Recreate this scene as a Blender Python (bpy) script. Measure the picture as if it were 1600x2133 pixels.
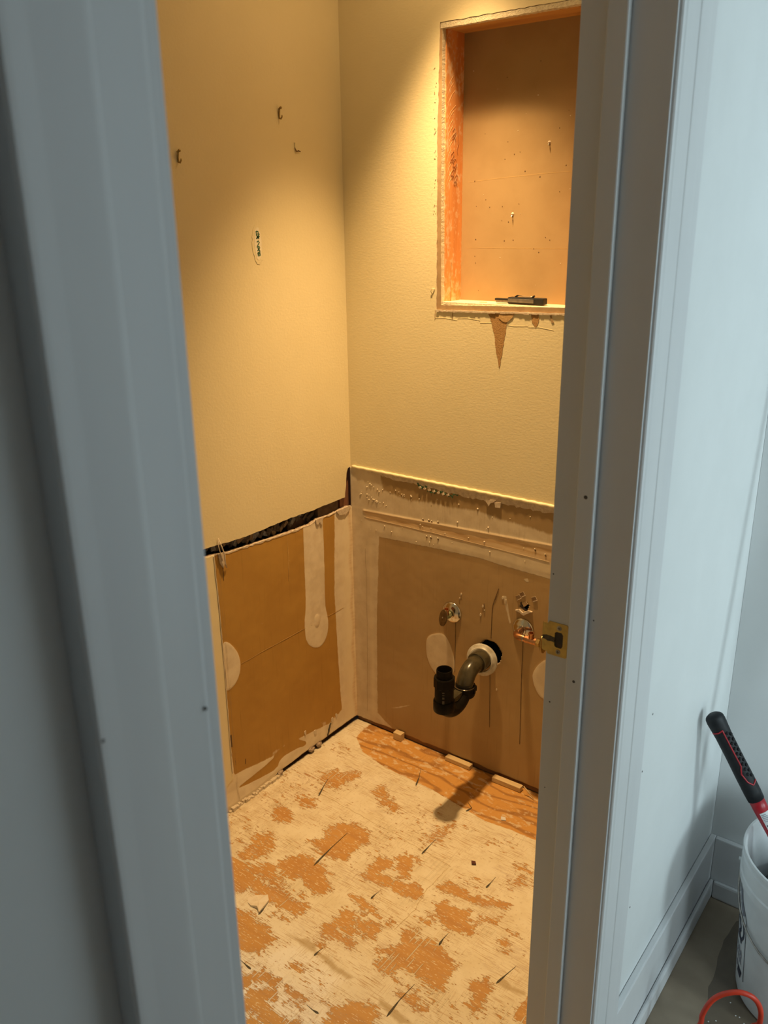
import bpy, bmesh, math, random
import numpy as np
from mathutils import Vector, Matrix, noise as mnoise

for o in list(bpy.data.objects):
    bpy.data.objects.remove(o, do_unlink=True)
SC = bpy.context.scene
COL = SC.collection
random.seed(4)
RNG = np.random.default_rng(7)

# ------------------------------------------------------------------ camera
F_PX, PITCH, ROLL, YAW = 1775.6, math.radians(19.026), math.radians(0.832), math.radians(37.244)
CAM = Vector((1.6116, -1.9534, 1.62))
fw = Vector((-math.sin(YAW)*math.cos(PITCH), math.cos(YAW)*math.cos(PITCH), -math.sin(PITCH)))
r0 = Vector((math.cos(YAW), math.sin(YAW), 0)); d0 = fw.cross(r0)
rt = math.cos(ROLL)*r0 + math.sin(ROLL)*d0
dn = -math.sin(ROLL)*r0 + math.cos(ROLL)*d0
cd = bpy.data.cameras.new('camera')
co = bpy.data.objects.new('camera', cd); COL.objects.link(co)
M3 = Matrix((rt, -dn, -fw)).transposed()
co.matrix_world = Matrix.Translation(CAM) @ M3.to_4x4()
cd.sensor_fit = 'VERTICAL'; cd.sensor_height = 36.0
cd.lens = F_PX/2133*36.0
cd.clip_start = 0.02
cd.dof.use_dof = True; cd.dof.focus_distance = 2.05; cd.dof.aperture_fstop = 8.0
SC.camera = co

# ------------------------------------------------------------------ world, daylight, exposure
SC.view_settings.view_transform = 'Standard'
SC.view_settings.look = 'None'
SC.view_settings.exposure = 0.0
SC.view_settings.gamma = 1.0
SC.view_settings.use_curve_mapping = False
w = bpy.data.worlds.new('world'); SC.world = w; w.use_nodes = True
bg = w.node_tree.nodes['Background']
bg.inputs[0].default_value = (0.66, 0.83, 0.90, 1); bg.inputs[1].default_value = 1.45

def area_light(name, loc, target, sx, sy, power, col):
    l = bpy.data.lights.new(name, 'AREA'); l.shape = 'RECTANGLE'; l.size = sx; l.size_y = sy
    l.energy = power; l.color = col
    o = bpy.data.objects.new(name, l); COL.objects.link(o)
    o.location = loc
    o.rotation_euler = (Vector(target)-Vector(loc)).to_track_quat('-Z', 'Y').to_euler()
    return o
area_light('window_daylight', (3.66, -0.55, 1.15), (1.2, -0.50, 0.80), 0.36, 0.70, 20, (0.74, 0.95, 1.0))

area_light('return_wall_fill', (3.66, -2.20, 1.30), (1.5, -0.5, 0.7), 1.35, 1.35, 42, (0.74, 0.93, 1.0))  # added fill light that lifts the return wall and hall floor

# ------------------------------------------------------------------ helpers: materials
def lin(c):
    return tuple(((v/255)/12.92 if v/255 <= 0.04045 else ((v/255+0.055)/1.055)**2.4) for v in c)
class NT:
    def __init__(s, name):
        s.m = bpy.data.materials.new(name); s.m.use_nodes = True
        s.t = s.m.node_tree; s.b = s.t.nodes['Principled BSDF']
        s._co = None
    def n(s, typ, **kw):
        nd = s.t.nodes.new(typ)
        for k, v in kw.items(): setattr(nd, k, v)
        return nd
    def l(s, a, b): s.t.links.new(a, b)
    def co(s):
        if s._co is None: s._co = s.n('ShaderNodeTexCoord').outputs['Object']
        return s._co
    def mapped(s, scale, rot=(0, 0, 0)):
        m = s.n('ShaderNodeMapping'); m.inputs['Scale'].default_value = scale; m.inputs['Rotation'].default_value = rot
        s.l(s.co(), m.inputs['Vector']); return m.outputs[0]
    def noise(s, scale=1.0, detail=3, rough=0.55, vec=None):
        t = s.n('ShaderNodeTexNoise'); t.inputs['Scale'].default_value = scale
        t.inputs['Detail'].default_value = detail; t.inputs['Roughness'].default_value = rough
        s.l(vec if vec is not None else s.co(), t.inputs['Vector']); return t.outputs['Fac']
    def attr(s, name):
        a = s.n('ShaderNodeAttribute'); a.attribute_name = name; return a.outputs['Fac']
    def math(s, op, a, b=None, c=None):
        m = s.n('ShaderNodeMath', operation=op)
        for i, v in enumerate((a, b, c)):
            if v is None: continue
            if isinstance(v, (int, float)): m.inputs[i].default_value = v
            else: s.l(v, m.inputs[i])
        return m.outputs[0]
    def step(s, v, lo, hi):
        m = s.n('ShaderNodeMapRange', interpolation_type='SMOOTHSTEP'); m.clamp = True
        m.inputs['From Min'].default_value = lo; m.inputs['From Max'].default_value = hi
        s.l(v, m.inputs['Value']); return m.outputs['Result']
    def mix(s, fac, a, b):
        m = s.n('ShaderNodeMix', data_type='RGBA')
        if isinstance(fac, (int, float)): m.inputs[0].default_value = fac
        else: s.l(fac, m.inputs[0])
        for i, v in ((6, a), (7, b)):
            if isinstance(v, tuple): m.inputs[i].default_value = (*v, 1) if len(v) == 3 else v
            else: s.l(v, m.inputs[i])
        return m.outputs[2]
    def color(s, v):
        if isinstance(v, tuple): s.b.inputs['Base Color'].default_value = (*v, 1)
        else: s.l(v, s.b.inputs['Base Color'])
    def bump(s, h, strength=0.3, dist=0.001):
        b = s.n('ShaderNodeBump'); b.inputs['Strength'].default_value = strength; b.inputs['Distance'].default_value = dist
        s.l(h, b.inputs['Height']); s.l(b.outputs[0], s.b.inputs['Normal'])
    def set(s, rough=0.6, metal=0.0, spec=None):
        s.b.inputs['Roughness'].default_value = rough; s.b.inputs['Metallic'].default_value = metal
        if spec is not None: s.b.inputs['Specular IOR Level'].default_value = spec
        return s
def simple(name, c1, c2=None, scale=30, rough=0.6, metal=0.0, bump=0.0, bscale=200, stretch=(1, 1, 1), spec=None, bdist=0.001):
    t = NT(name); t.set(rough, metal, spec)
    c2 = c2 if c2 is not None else tuple(x*0.85 for x in c1)
    v = t.mapped(stretch)
    t.color(t.mix(t.step(t.noise(scale, 4, vec=v), 0.35, 0.65), c1, c2))
    if bump: t.bump(t.noise(bscale, 3, vec=v), bump, bdist)
    return t.m

# ------------------------------------------------------------------ helpers: geometry
def link(name, me, mats, parent=None, smooth=False):
    o = bpy.data.objects.new(name, me); COL.objects.link(o)
    for m in (mats if isinstance(mats, (list, tuple)) else [mats]): me.materials.append(m)
    if smooth: me.shade_smooth()
    if parent is not None:
        o.parent = parent
        if parent.type == 'EMPTY': me.transform(Matrix.Translation(-parent.location))
    return o
def from_bm(name, bm, mats, parent=None, smooth=False):
    bmesh.ops.recalc_face_normals(bm, faces=bm.faces[:])
    me = bpy.data.meshes.new(name); bm.to_mesh(me); bm.free()
    return link(name, me, mats, parent, smooth)
def tag(o, label, cat=None, group=None, kind=None):
    o['label'] = label
    if cat: o['category'] = cat
    if group: o['group'] = group
    if kind: o['kind'] = kind
    return o
def empty(name, loc, label, cat, group=None, kind=None):
    o = bpy.data.objects.new(name, None); COL.objects.link(o); o.location = loc; o.empty_display_size = 0.05
    bpy.context.view_layer.update()
    return tag(o, label, cat, group, kind)
def add_box(bm, lo, hi, bev=0.0):
    r = bmesh.ops.create_cube(bm, size=1.0); vs = r['verts']
    for v in vs:
        v.co = Vector([lo[i] + (v.co[i]+0.5)*(hi[i]-lo[i]) for i in range(3)])
    if bev:
        es = list({e for v in vs for e in v.link_edges})
        bmesh.ops.bevel(bm, geom=es, offset=bev, segments=2, affect='EDGES', profile=0.6)
def box(name, lo, hi, mat, parent=None, bev=0.0):
    bm = bmesh.new(); add_box(bm, lo, hi, bev); return from_bm(name, bm, mat, parent)
def frame(a):
    a = Vector(a).normalized(); u = a.orthogonal().normalized(); return a, u, a.cross(u)
def add_sweep(bm, pts, radii, seg=20, caps=True, ell=None, up=None):
    """tube along pts; radii per point; ell = (ru, rv) factors along the up vector and across"""
    pts = [Vector(p) for p in pts]; n = len(pts)
    if not isinstance(radii, (list, tuple)): radii = [radii]*n
    tans = []
    for i in range(n):
        a = pts[max(i-1, 0)]; b = pts[min(i+1, n-1)]; t = (b-a)
        if t.length < 1e-9: t = tans[-1] if tans else Vector((0, 0, 1))
        tans.append(t.normalized())
    u = (Vector(up) if up is not None else tans[0].orthogonal()); rings = []
    for i in range(n):
        t = tans[i]; u = (u - t*u.dot(t)).normalized(); v = t.cross(u)
        eu, ev = ell if ell else (1, 1)
        rings.append([bm.verts.new(pts[i] + (u*math.cos(k)*eu + v*math.sin(k)*ev)*radii[i])
                      for k in [2*math.pi*j/seg for j in range(seg)]])
    for i in range(n-1):
        for j in range(seg):
            bm.faces.new((rings[i][j], rings[i][(j+1) % seg], rings[i+1][(j+1) % seg], rings[i+1][j]))
    if caps:
        bm.faces.new(rings[0][::-1]); bm.faces.new(rings[-1])
    return rings
def tube(name, pts, radii, mat, parent=None, seg=20, caps=True, smooth=True, **k):
    bm = bmesh.new(); add_sweep(bm, pts, radii, seg, caps, **k); o = from_bm(name, bm, mat, parent, smooth)
    return o
def add_lathe(bm, base, axis, prof, seg=32, ell=None, up=None):
    """prof: list of (r, h) along axis"""
    a, u, v = frame(axis)
    if up is not None:
        u = (Vector(up)-a*Vector(up).dot(a)).normalized(); v = a.cross(u)
    eu, ev = ell if ell else (1, 1); rings = []
    for r, h in prof:
        c = Vector(base) + a*h
        if r < 1e-6: rings.append([bm.verts.new(c)])
        else: rings.append([bm.verts.new(c + (u*math.cos(t)*eu + v*math.sin(t)*ev)*r) for t in [2*math.pi*j/seg for j in range(seg)]])
    for i in range(len(rings)-1):
        A, B = rings[i], rings[i+1]
        for j in range(seg):
            k = (j+1) % seg
            if len(A) == 1 and len(B) == 1: continue
            if len(A) == 1: bm.faces.new((A[0], B[k], B[j]))
            elif len(B) == 1: bm.faces.new((A[j], A[k], B[0]))
            else: bm.faces.new((A[j], A[k], B[k], B[j]))
def lathe(name, base, axis, prof, mat, parent=None, seg=32, smooth=True, angle=35, **k):
    bm = bmesh.new(); add_lathe(bm, base, axis, prof, seg, **k); o = from_bm(name, bm, mat, parent)
    if smooth: o.data.shade_smooth(); sharp(o.data, angle)
    return o
def sharp(me, deg=35):
    me.set_sharp_from_angle(angle=math.radians(deg))
def to3(plane, u, v, d):
    """plane 'B': wall_back, (x,z) with d out of the wall into the room; 'L': wall_left (y,z); 'F': floor (x,y)"""
    if plane == 'B': return Vector((u, -d, v))
    if plane == 'L': return Vector((d, u, v))
    if plane == 'H': return Vector((1.203+d, u, v))
    return Vector((u, v, d))
def slab(name, plane, outer, holes, d_front, d_back, mats, parent=None, bevel=0):
    """polygon with holes, front at d_front, back at d_back; mats = (front, edge)"""
    bm = bmesh.new(); es = []
    for lp in [outer]+list(holes):
        vs = [bm.verts.new(to3(plane, u, v, d_front)) for u, v in lp]
        for i in range(len(vs)): es.append(bm.edges.new((vs[i], vs[(i+1) % len(vs)])))
    bmesh.ops.triangle_fill(bm, edges=es, use_beauty=True, use_dissolve=False)
    n = to3(plane, 0, 0, 1)-to3(plane, 0, 0, 0)
    for f in bm.faces:
        if f.normal.dot(n) < 0: f.normal_flip()
    front = bm.faces[:]
    g = bmesh.ops.extrude_face_region(bm, geom=front)
    newv = [x for x in g['geom'] if isinstance(x, bmesh.types.BMVert)]
    # extruded copy is the front; originals go to the back
    newset = set(newv)
    for v in bm.verts:
        if v not in newset: v.co += n*(d_back-d_front)
    bm.normal_update()
    for f in bm.faces: f.material_index = 0 if abs(f.normal.dot(n)) > 0.9 else 1
    return from_bm(name, bm, mats, parent)
def ribbon(name, plane, pts, w, mat, parent=None, d=0.0006, taper=True, th=0.0005):
    """thin raised line on a plane"""
    P = [Vector(p) for p in pts]; n = len(P); L = []; R = []
    ws = w if isinstance(w, (list, tuple)) else [w*(0.45+0.55*math.sin(math.pi*(0.12+0.76*i/(max(n-1, 1))))) if taper else w for i in range(n)]
    for i in range(n):
        t = (P[min(i+1, n-1)]-P[max(i-1, 0)]); t = t.normalized() if t.length > 1e-9 else Vector((1, 0))
        q = Vector((-t.y, t.x)); L.append(P[i]+q*ws[i]/2); R.append(P[i]-q*ws[i]/2)
    bm = bmesh.new()
    tl = [bm.verts.new(to3(plane, p.x, p.y, d)) for p in L]; tr = [bm.verts.new(to3(plane, p.x, p.y, d)) for p in R]
    bl = [bm.verts.new(to3(plane, p.x, p.y, d-th)) for p in L]; br = [bm.verts.new(to3(plane, p.x, p.y, d-th)) for p in R]
    for i in range(n-1):
        bm.faces.new((tl[i], tl[i+1], tr[i+1], tr[i])); bm.faces.new((tl[i], bl[i], bl[i+1], tl[i+1])); bm.faces.new((tr[i], tr[i+1], br[i+1], br[i]))
    bm.faces.new((tl[0], tr[0], br[0], bl[0])); bm.faces.new((tl[-1], bl[-1], br[-1], tr[-1]))
    return from_bm(name, bm, mat, parent)
def jag(pts, step=0.008, amp=0.0015, closed=False, seed=0):
    r = random.Random(seed); out = []; n = len(pts)
    for i in range(n if closed else n-1):
        a = Vector(pts[i]); b = Vector(pts[(i+1) % n]); k = max(1, int((b-a).length/step)); t = (b-a).normalized(); q = Vector((-t.y, t.x))
        for j in range(k):
            p = a.lerp(b, j/k)
            if j or i: p = p + q*r.uniform(-amp, amp)
            out.append((p.x, p.y))
    if not closed: out.append(tuple(pts[-1]))
    return out
def sdf(U, V, poly):
    """signed distance (positive inside), vectorised"""
    P = np.array(poly, float); d = np.full(U.shape, 1e9); ins = np.zeros(U.shape, bool); n = len(P)
    for i in range(n):
        a = P[i]; b = P[(i+1) % n]; e = b-a; L = (e@e)+1e-12
        t = np.clip(((U-a[0])*e[0]+(V-a[1])*e[1])/L, 0, 1)
        d = np.minimum(d, np.hypot(U-a[0]-t*e[0], V-a[1]-t*e[1]))
        c = ((a[1] > V) != (b[1] > V))
        with np.errstate(divide='ignore', invalid='ignore'):
            xi = a[0]+(V-a[1])*e[0]/(e[1] if abs(e[1]) > 1e-12 else 1e-12)
        ins ^= (c & (U < xi))
    return np.where(ins, d, -d)
def soft(U, V, poly, w):
    """0..1 field, 0.5 on the outline, evaluated only near the polygon"""
    P = np.array(poly); out = np.zeros(U.shape); m = w*1.05
    k = (U > P[:, 0].min()-m) & (U < P[:, 0].max()+m) & (V > P[:, 1].min()-m) & (V < P[:, 1].max()+m)
    if k.any(): out[k] = np.clip(0.5+0.5*sdf(U[k], V[k], poly)/w, 0, 1)
    return out
def vnoise(U, V, cell, seed, octaves=2):
    r = np.random.default_rng(seed); out = np.zeros(U.shape); amp = 1; tot = 0
    for _ in range(octaves):
        g = r.random((256, 256)); x = U/cell; y = V/cell
        xi = np.floor(x).astype(int); yi = np.floor(y).astype(int); fx = x-xi; fy = y-yi
        fx = fx*fx*(3-2*fx); fy = fy*fy*(3-2*fy)
        a = g[xi % 256, yi % 256]; b = g[(xi+1) % 256, yi % 256]; c = g[xi % 256, (yi+1) % 256]; d = g[(xi+1) % 256, (yi+1) % 256]
        out += amp*((a*(1-fx)+b*fx)*(1-fy)+(c*(1-fx)+d*fx)*fy); tot += amp; amp *= 0.5; cell *= 0.5
    return out/tot
def grid_board(name, plane, us, vs_fn, nv, relief, fields, mats, th=0.0127, hole=None, parent=None):
    """dense board: columns at us, each running between vs_fn(u) = (lo, hi); relief(U,V) = height out of the wall;
    fields = {attr: fn(U,V)}; hole(U,V) True where the board is missing; the rim is extruded back by th"""
    lo, hi = vs_fn(us); t = np.linspace(0, 1, nv)
    U = np.repeat(us[:, None], nv, 1); V = lo[:, None] + (hi-lo)[:, None]*t[None, :]
    D = relief(U, V)
    if plane == 'B': co = np.stack([U, -D, V], -1)
    elif plane == 'L': co = np.stack([D, U, V], -1)
    else: co = np.stack([U, V, D], -1)
    nu = len(us); co = co.reshape(-1, 3)
    i = np.arange(nu*nv).reshape(nu, nv)
    q = np.stack([i[:-1, :-1], i[1:, :-1], i[1:, 1:], i[:-1, 1:]], -1).reshape(-1, 4)
    if plane == 'L': pass
    uc = U.reshape(-1)[q].mean(1); vc = V.reshape(-1)[q].mean(1)
    if hole is not None: q = q[~hole(uc, vc)]
    # rim edges
    e = np.concatenate([q[:, [0, 1]], q[:, [1, 2]], q[:, [2, 3]], q[:, [3, 0]]]); key = np.sort(e, 1)
    kk = key[:, 0].astype(np.int64)*(nu*nv)+key[:, 1]; _, inv, cnt = np.unique(kk, return_inverse=True, return_counts=True)
    be = e[cnt[inv] == 1]; bv = np.unique(be); mp = {int(b): k for k, b in enumerate(bv)}
    back = co[bv].copy(); n = np.array(to3(plane, 0, 0, 1)-to3(plane, 0, 0, 0)) if plane != 'H' else np.array([1., 0, 0])
    back -= n*th
    N0 = len(co); rim = np.array([[a, b, N0+mp[int(b)], N0+mp[int(a)]] for a, b in be])[:, ::-1] if len(be) else np.zeros((0, 4), int)
    allv = np.concatenate([co, back]); allf = np.concatenate([q, rim])
    me = bpy.data.meshes.new(name); me.vertices.add(len(allv)); me.vertices.foreach_set('co', allv.astype(np.float32).ravel())
    me.loops.add(len(allf)*4); me.loops.foreach_set('vertex_index', allf.astype(np.int32).ravel())
    me.polygons.add(len(allf)); me.polygons.foreach_set('loop_start', np.arange(0, len(allf)*4, 4, dtype=np.int32))
    mi = np.zeros(len(allf), np.int32); mi[len(q):] = 1; 
    me.update(calc_edges=True); me.validate()
    me.polygons.foreach_set('material_index', mi)
    sm = np.ones(len(allf), bool); sm[len(q):] = False; me.polygons.foreach_set('use_smooth', sm)
    for k, fn in fields.items():
        a = me.attributes.new(k, 'FLOAT', 'POINT'); f = np.asarray(fn(U, V), float).reshape(-1)
        a.data.foreach_set('value', np.concatenate([f, f[bv]]).astype(np.float32))
    o = link(name, me, mats, parent)
    bm = bmesh.new(); bm.from_mesh(me); bm.faces.ensure_lookup_table(); bm.normal_update()
    if bm.faces[0].normal.dot(Vector(n)) < 0:
        for f in bm.faces: f.normal_flip()
        bm.to_mesh(me)
    bm.free()
    return o

# traced outlines in metres on the floor (x, y)
SCRAPED=[
 (0.74,[(0.099,-0.306),(0.111,-0.266),(0.149,-0.258),(0.171,-0.235),(0.198,-0.222),(0.206,-0.254),(0.194,-0.287),(0.194,-0.336),(0.163,-0.346),(0.125,-0.331)]),
 (0.74,[(0.11,-0.438),(0.12,-0.413),(0.161,-0.401),(0.193,-0.423),(0.185,-0.441),(0.171,-0.456),(0.145,-0.458)]),
 (1.00,[(0.106,-0.525),(0.096,-0.494),(0.122,-0.486),(0.149,-0.494),(0.17,-0.512),(0.168,-0.535),(0.138,-0.546)]),
 (1.00,[(0.272,-0.552),(0.299,-0.523),(0.277,-0.472),(0.302,-0.443),(0.32,-0.424),(0.384,-0.43),(0.404,-0.461),(0.394,-0.493),(0.389,-0.522),(0.401,-0.546),(0.368,-0.566),(0.326,-0.567)]),
 (0.74,[(0.125,-0.618),(0.165,-0.59),(0.216,-0.619),(0.214,-0.688),(0.188,-0.711),(0.153,-0.722),(0.146,-0.689),(0.145,-0.65)]),
 (1.00,[(0.262,-0.667),(0.268,-0.638),(0.289,-0.6),(0.324,-0.598),(0.368,-0.603),(0.435,-0.657),(0.426,-0.686),(0.375,-0.684),(0.345,-0.662),(0.339,-0.679),(0.296,-0.688)]),
 (0.74,[(0.165,-0.737),(0.188,-0.711),(0.253,-0.673),(0.296,-0.688),(0.3,-0.73),(0.255,-0.736),(0.187,-0.758)]),
 (0.74,[(0.273,-0.278),(0.288,-0.232),(0.35,-0.275),(0.394,-0.294),(0.405,-0.314),(0.383,-0.33),(0.34,-0.316)]),
 (0.56,[(0.516,-0.36),(0.511,-0.323),(0.531,-0.281),(0.552,-0.24),(0.571,-0.253),(0.568,-0.296),(0.579,-0.354),(0.557,-0.37)]),
 (0.56,[(0.664,-0.297),(0.663,-0.263),(0.696,-0.259),(0.688,-0.289)]),
 (0.74,[(0.58,-0.251),(0.614,-0.258),(0.61,-0.266)]),
 (1.00,[(0.47,-0.561),(0.466,-0.49),(0.477,-0.477),(0.508,-0.487),(0.504,-0.518),(0.496,-0.556)]),
 (1.00,[(0.508,-0.469),(0.512,-0.437),(0.567,-0.44),(0.552,-0.455),(0.56,-0.491),(0.577,-0.505),(0.558,-0.515),(0.53,-0.499)]),
 (0.56,[(0.756,-0.298),(0.809,-0.268),(0.827,-0.301),(0.824,-0.312),(0.775,-0.321)]),
 (1.00,[(0.469,-0.56),(0.475,-0.537),(0.506,-0.542),(0.542,-0.534),(0.576,-0.527),(0.608,-0.508),(0.634,-0.532),(0.627,-0.554),(0.591,-0.56),(0.559,-0.557),(0.523,-0.565),(0.491,-0.575)]),
 (1.00,[(0.652,-0.489),(0.659,-0.462),(0.686,-0.451),(0.72,-0.456),(0.744,-0.465),(0.758,-0.45),(0.796,-0.439),(0.83,-0.431),(0.828,-0.444),(0.801,-0.456),(0.792,-0.467),(0.755,-0.478),(0.737,-0.478),(0.705,-0.48),(0.674,-0.49)]),
 (1.00,[(0.678,-0.533),(0.695,-0.517),(0.719,-0.521),(0.766,-0.506),(0.77,-0.532),(0.789,-0.549),(0.805,-0.556),(0.796,-0.57),(0.766,-0.577),(0.739,-0.585),(0.71,-0.567),(0.691,-0.561)]),
 (1.00,[(0.863,-0.54),(0.883,-0.533),(0.89,-0.554),(0.901,-0.564),(0.88,-0.565)]),
 (0.74,[(0.87,-0.505),(0.889,-0.503),(0.901,-0.505),(0.878,-0.514)]),
 (1.00,[(0.662,-0.65),(0.668,-0.637),(0.691,-0.64),(0.698,-0.654),(0.726,-0.64),(0.76,-0.638),(0.78,-0.652),(0.822,-0.661),(0.828,-0.734),(0.815,-0.747),(0.782,-0.742),(0.762,-0.742),(0.742,-0.737),(0.716,-0.749),(0.716,-0.769),(0.685,-0.778),(0.668,-0.77),(0.667,-0.754),(0.69,-0.733),(0.654,-0.737),(0.649,-0.73),(0.68,-0.708),(0.679,-0.682)]),
 (1.00,[(0.756,-0.804),(0.768,-0.798),(0.789,-0.789),(0.83,-0.797),(0.826,-0.806),(0.802,-0.811),(0.776,-0.808)]),
 (0.56,[(0.689,-0.783),(0.736,-0.769),(0.773,-0.762),(0.835,-0.756),(0.837,-0.779),(0.8,-0.781),(0.749,-0.786)]),
 (1.00,[(0.873,-0.678),(0.883,-0.667),(0.891,-0.672),(0.889,-0.65),(0.909,-0.662),(0.919,-0.693),(0.924,-0.728),(0.899,-0.737),(0.893,-0.71),(0.877,-0.692)]),
 (0.74,[(0.611,-0.656),(0.617,-0.635),(0.629,-0.642),(0.634,-0.67),(0.618,-0.67)]),
 (0.56,[(0.656,-0.599),(0.691,-0.553),(0.726,-0.587),(0.69,-0.621)]),
 (0.56,[(0.769,-0.516),(0.808,-0.484),(0.845,-0.453),(0.847,-0.487),(0.825,-0.523),(0.792,-0.539)]),
 (0.56,[(0.773,-0.388),(0.797,-0.307),(0.822,-0.298),(0.846,-0.343),(0.807,-0.38)]),
 (1.00,[(0.228,-0.776),(0.242,-0.753),(0.277,-0.736),(0.324,-0.732),(0.38,-0.739),(0.42,-0.726),(0.429,-0.744),(0.422,-0.77),(0.38,-0.776),(0.337,-0.775),(0.29,-0.775),(0.249,-0.774)]),
 (0.56,[(0.246,-0.727),(0.294,-0.701),(0.386,-0.696),(0.415,-0.701),(0.422,-0.729),(0.375,-0.734),(0.309,-0.739),(0.257,-0.742)]),
 (1.00,[(0.275,-0.849),(0.292,-0.844),(0.333,-0.835),(0.392,-0.839),(0.43,-0.854),(0.427,-0.882),(0.434,-0.902),(0.407,-0.915),(0.371,-0.93)]),
 (0.74,[(0.352,-0.805),(0.386,-0.796),(0.423,-0.789),(0.42,-0.803),(0.378,-0.81)]),
 (1.00,[(0.51,-0.886),(0.517,-0.874),(0.54,-0.878),(0.546,-0.887),(0.533,-0.89)]),
 (1.00,[(0.44,-0.989),(0.46,-0.951),(0.478,-0.93),(0.518,-0.935),(0.539,-0.944),(0.515,-0.951),(0.487,-0.962),(0.474,-0.981),(0.461,-1.007)]),
 (1.00,[(0.487,-0.988),(0.505,-0.965),(0.537,-0.955),(0.546,-0.971),(0.537,-0.987),(0.551,-0.995),(0.541,-1.016),(0.499,-1.043),(0.488,-1.026)]),
 (1.00,[(0.546,-0.938),(0.577,-0.932),(0.604,-0.935),(0.602,-0.946),(0.568,-0.948)]),
 (0.74,[(0.564,-0.967),(0.602,-0.959),(0.616,-0.955),(0.608,-0.966),(0.578,-0.973)]),
 (1.00,[(0.668,-0.934),(0.67,-0.905),(0.692,-0.88),(0.715,-0.863),(0.75,-0.865),(0.76,-0.885),(0.754,-0.923),(0.685,-0.974)]),
 (1.00,[(0.496,-0.755),(0.516,-0.725),(0.53,-0.746),(0.589,-0.748),(0.598,-0.756),(0.581,-0.769),(0.542,-0.772),(0.514,-0.777)]),
 (1.00,[(0.508,-0.715),(0.507,-0.679),(0.538,-0.677),(0.548,-0.702),(0.574,-0.722),(0.579,-0.737),(0.544,-0.736),(0.512,-0.736)]),
 (1.00,[(0.49,-0.638),(0.519,-0.633),(0.542,-0.633),(0.573,-0.64),(0.592,-0.653),(0.566,-0.652),(0.538,-0.657),(0.515,-0.649)]),
 (0.74,[(0.507,-0.801),(0.52,-0.784),(0.546,-0.791),(0.538,-0.811)]),
 (0.74,[(0.542,-0.682),(0.6,-0.663),(0.623,-0.678),(0.622,-0.724),(0.58,-0.729)]),
 (0.74,[(0.51,-1.057),(0.528,-1.028),(0.558,-1.028),(0.606,-0.983),(0.627,-0.974),(0.647,-1.002),(0.537,-1.082)]),
]
GOUGES= [[(0.134,-0.313),(0.146,-0.346),(0.165,-0.392)],[(0.336,-0.466),(0.338,-0.539),(0.344,-0.616)],[(0.335,-0.104),(0.356,-0.145),(0.371,-0.183)],[(0.55,-0.343),(0.55,-0.375),(0.551,-0.413)],[(0.538,-0.156),(0.56,-0.171),(0.555,-0.194)],[(0.754,-0.37),(0.754,-0.395),(0.753,-0.417)],[(0.755,-0.597),(0.754,-0.616),(0.756,-0.639)],[(0.772,-0.762),(0.769,-0.814),(0.771,-0.864)],[(0.931,-0.586),(0.924,-0.62),(0.918,-0.652)],[(0.54,-0.588),(0.538,-0.602),(0.538,-0.619)],[(0.337,-0.779),(0.343,-0.803),(0.346,-0.824)],[(0.541,-0.808),(0.539,-0.82),(0.539,-0.836)],[(0.409,-0.946),(0.427,-0.948),(0.447,-0.95)],[(0.613,-0.944),(0.632,-0.946),(0.648,-0.945)]]
SEAMS= [[(0.15,-0.379),(0.272,-0.383),(0.394,-0.392)],[(0.429,-0.424),(0.424,-0.486),(0.424,-0.548)],[(0.636,-0.416),(0.635,-0.506),(0.647,-0.581),(0.644,-0.663)],[(0.39,-0.39),(0.435,-0.388),(0.518,-0.398),(0.639,-0.406)],[(0.649,-0.752),(0.61,-0.74),(0.591,-0.739)],[(0.341,-0.322),(0.335,-0.382)],[(0.225,-0.592),(0.266,-0.592)]]
STAIN= [(0.445,-0.827),(0.479,-0.818),(0.497,-0.808),(0.521,-0.81),(0.536,-0.824),(0.569,-0.818),(0.604,-0.827),(0.652,-0.827),(0.644,-0.839),(0.6,-0.841),(0.548,-0.83),(0.511,-0.831),(0.469,-0.828)]
STAIN2=[[(0.729,-0.836),(0.772,-0.837),(0.826,-0.845),(0.803,-0.862),(0.74,-0.85)],[(0.918,-0.652),(0.923,-0.628),(0.947,-0.637),(0.983,-0.634),(0.988,-0.643),(0.945,-0.652)]]
PALE= [(0.44,-0.909),(0.454,-0.854),(0.486,-0.832),(0.546,-0.831),(0.612,-0.839),(0.642,-0.841),(0.638,-0.867),(0.633,-0.913),(0.599,-0.926),(0.537,-0.901),(0.503,-0.919),(0.466,-0.925)]
PLY= [(0.064,-0.088),(0.131,-0.139),(0.236,-0.163),(0.421,-0.169),(0.531,-0.184),(0.62,-0.197),(0.691,-0.187),(0.773,-0.184)]


# ------------------------------------------------------------------ materials
PAINT = (0.76, 0.67, 0.44)
def paint_mat():
    t = NT('wall_paint'); t.set(0.55)
    c = t.mix(t.step(t.noise(6, 4), 0.3, 0.7), PAINT, (0.74, 0.65, 0.42))
    t.color(c)
    h = t.math('ADD', t.noise(140, 2), t.math('MULTIPLY', t.noise(1, 3, vec=t.mapped((60, 60, 260))), 0.7))
    t.bump(h, 0.40, 0.0008); return t.m
M_PAINT = paint_mat()
M_GYP = simple('gypsum_core', (0.74, 0.66, 0.50), (0.60, 0.52, 0.38), 160, 0.95, bump=0.9, bscale=350, bdist=0.002)
M_GYPD = simple('gypsum_dusty', (0.46, 0.36, 0.27), (0.30, 0.22, 0.16), 120, 0.95, bump=0.8, bscale=300, bdist=0.002)
M_PAPER = simple('brown_paper', (0.41, 0.28, 0.135), (0.375, 0.25, 0.115), 9, 0.8, bump=0.1, bscale=300)
M_PAPERD = simple('old_brown_paper', (0.40, 0.27, 0.14), (0.34, 0.22, 0.11), 40, 0.9)
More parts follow.
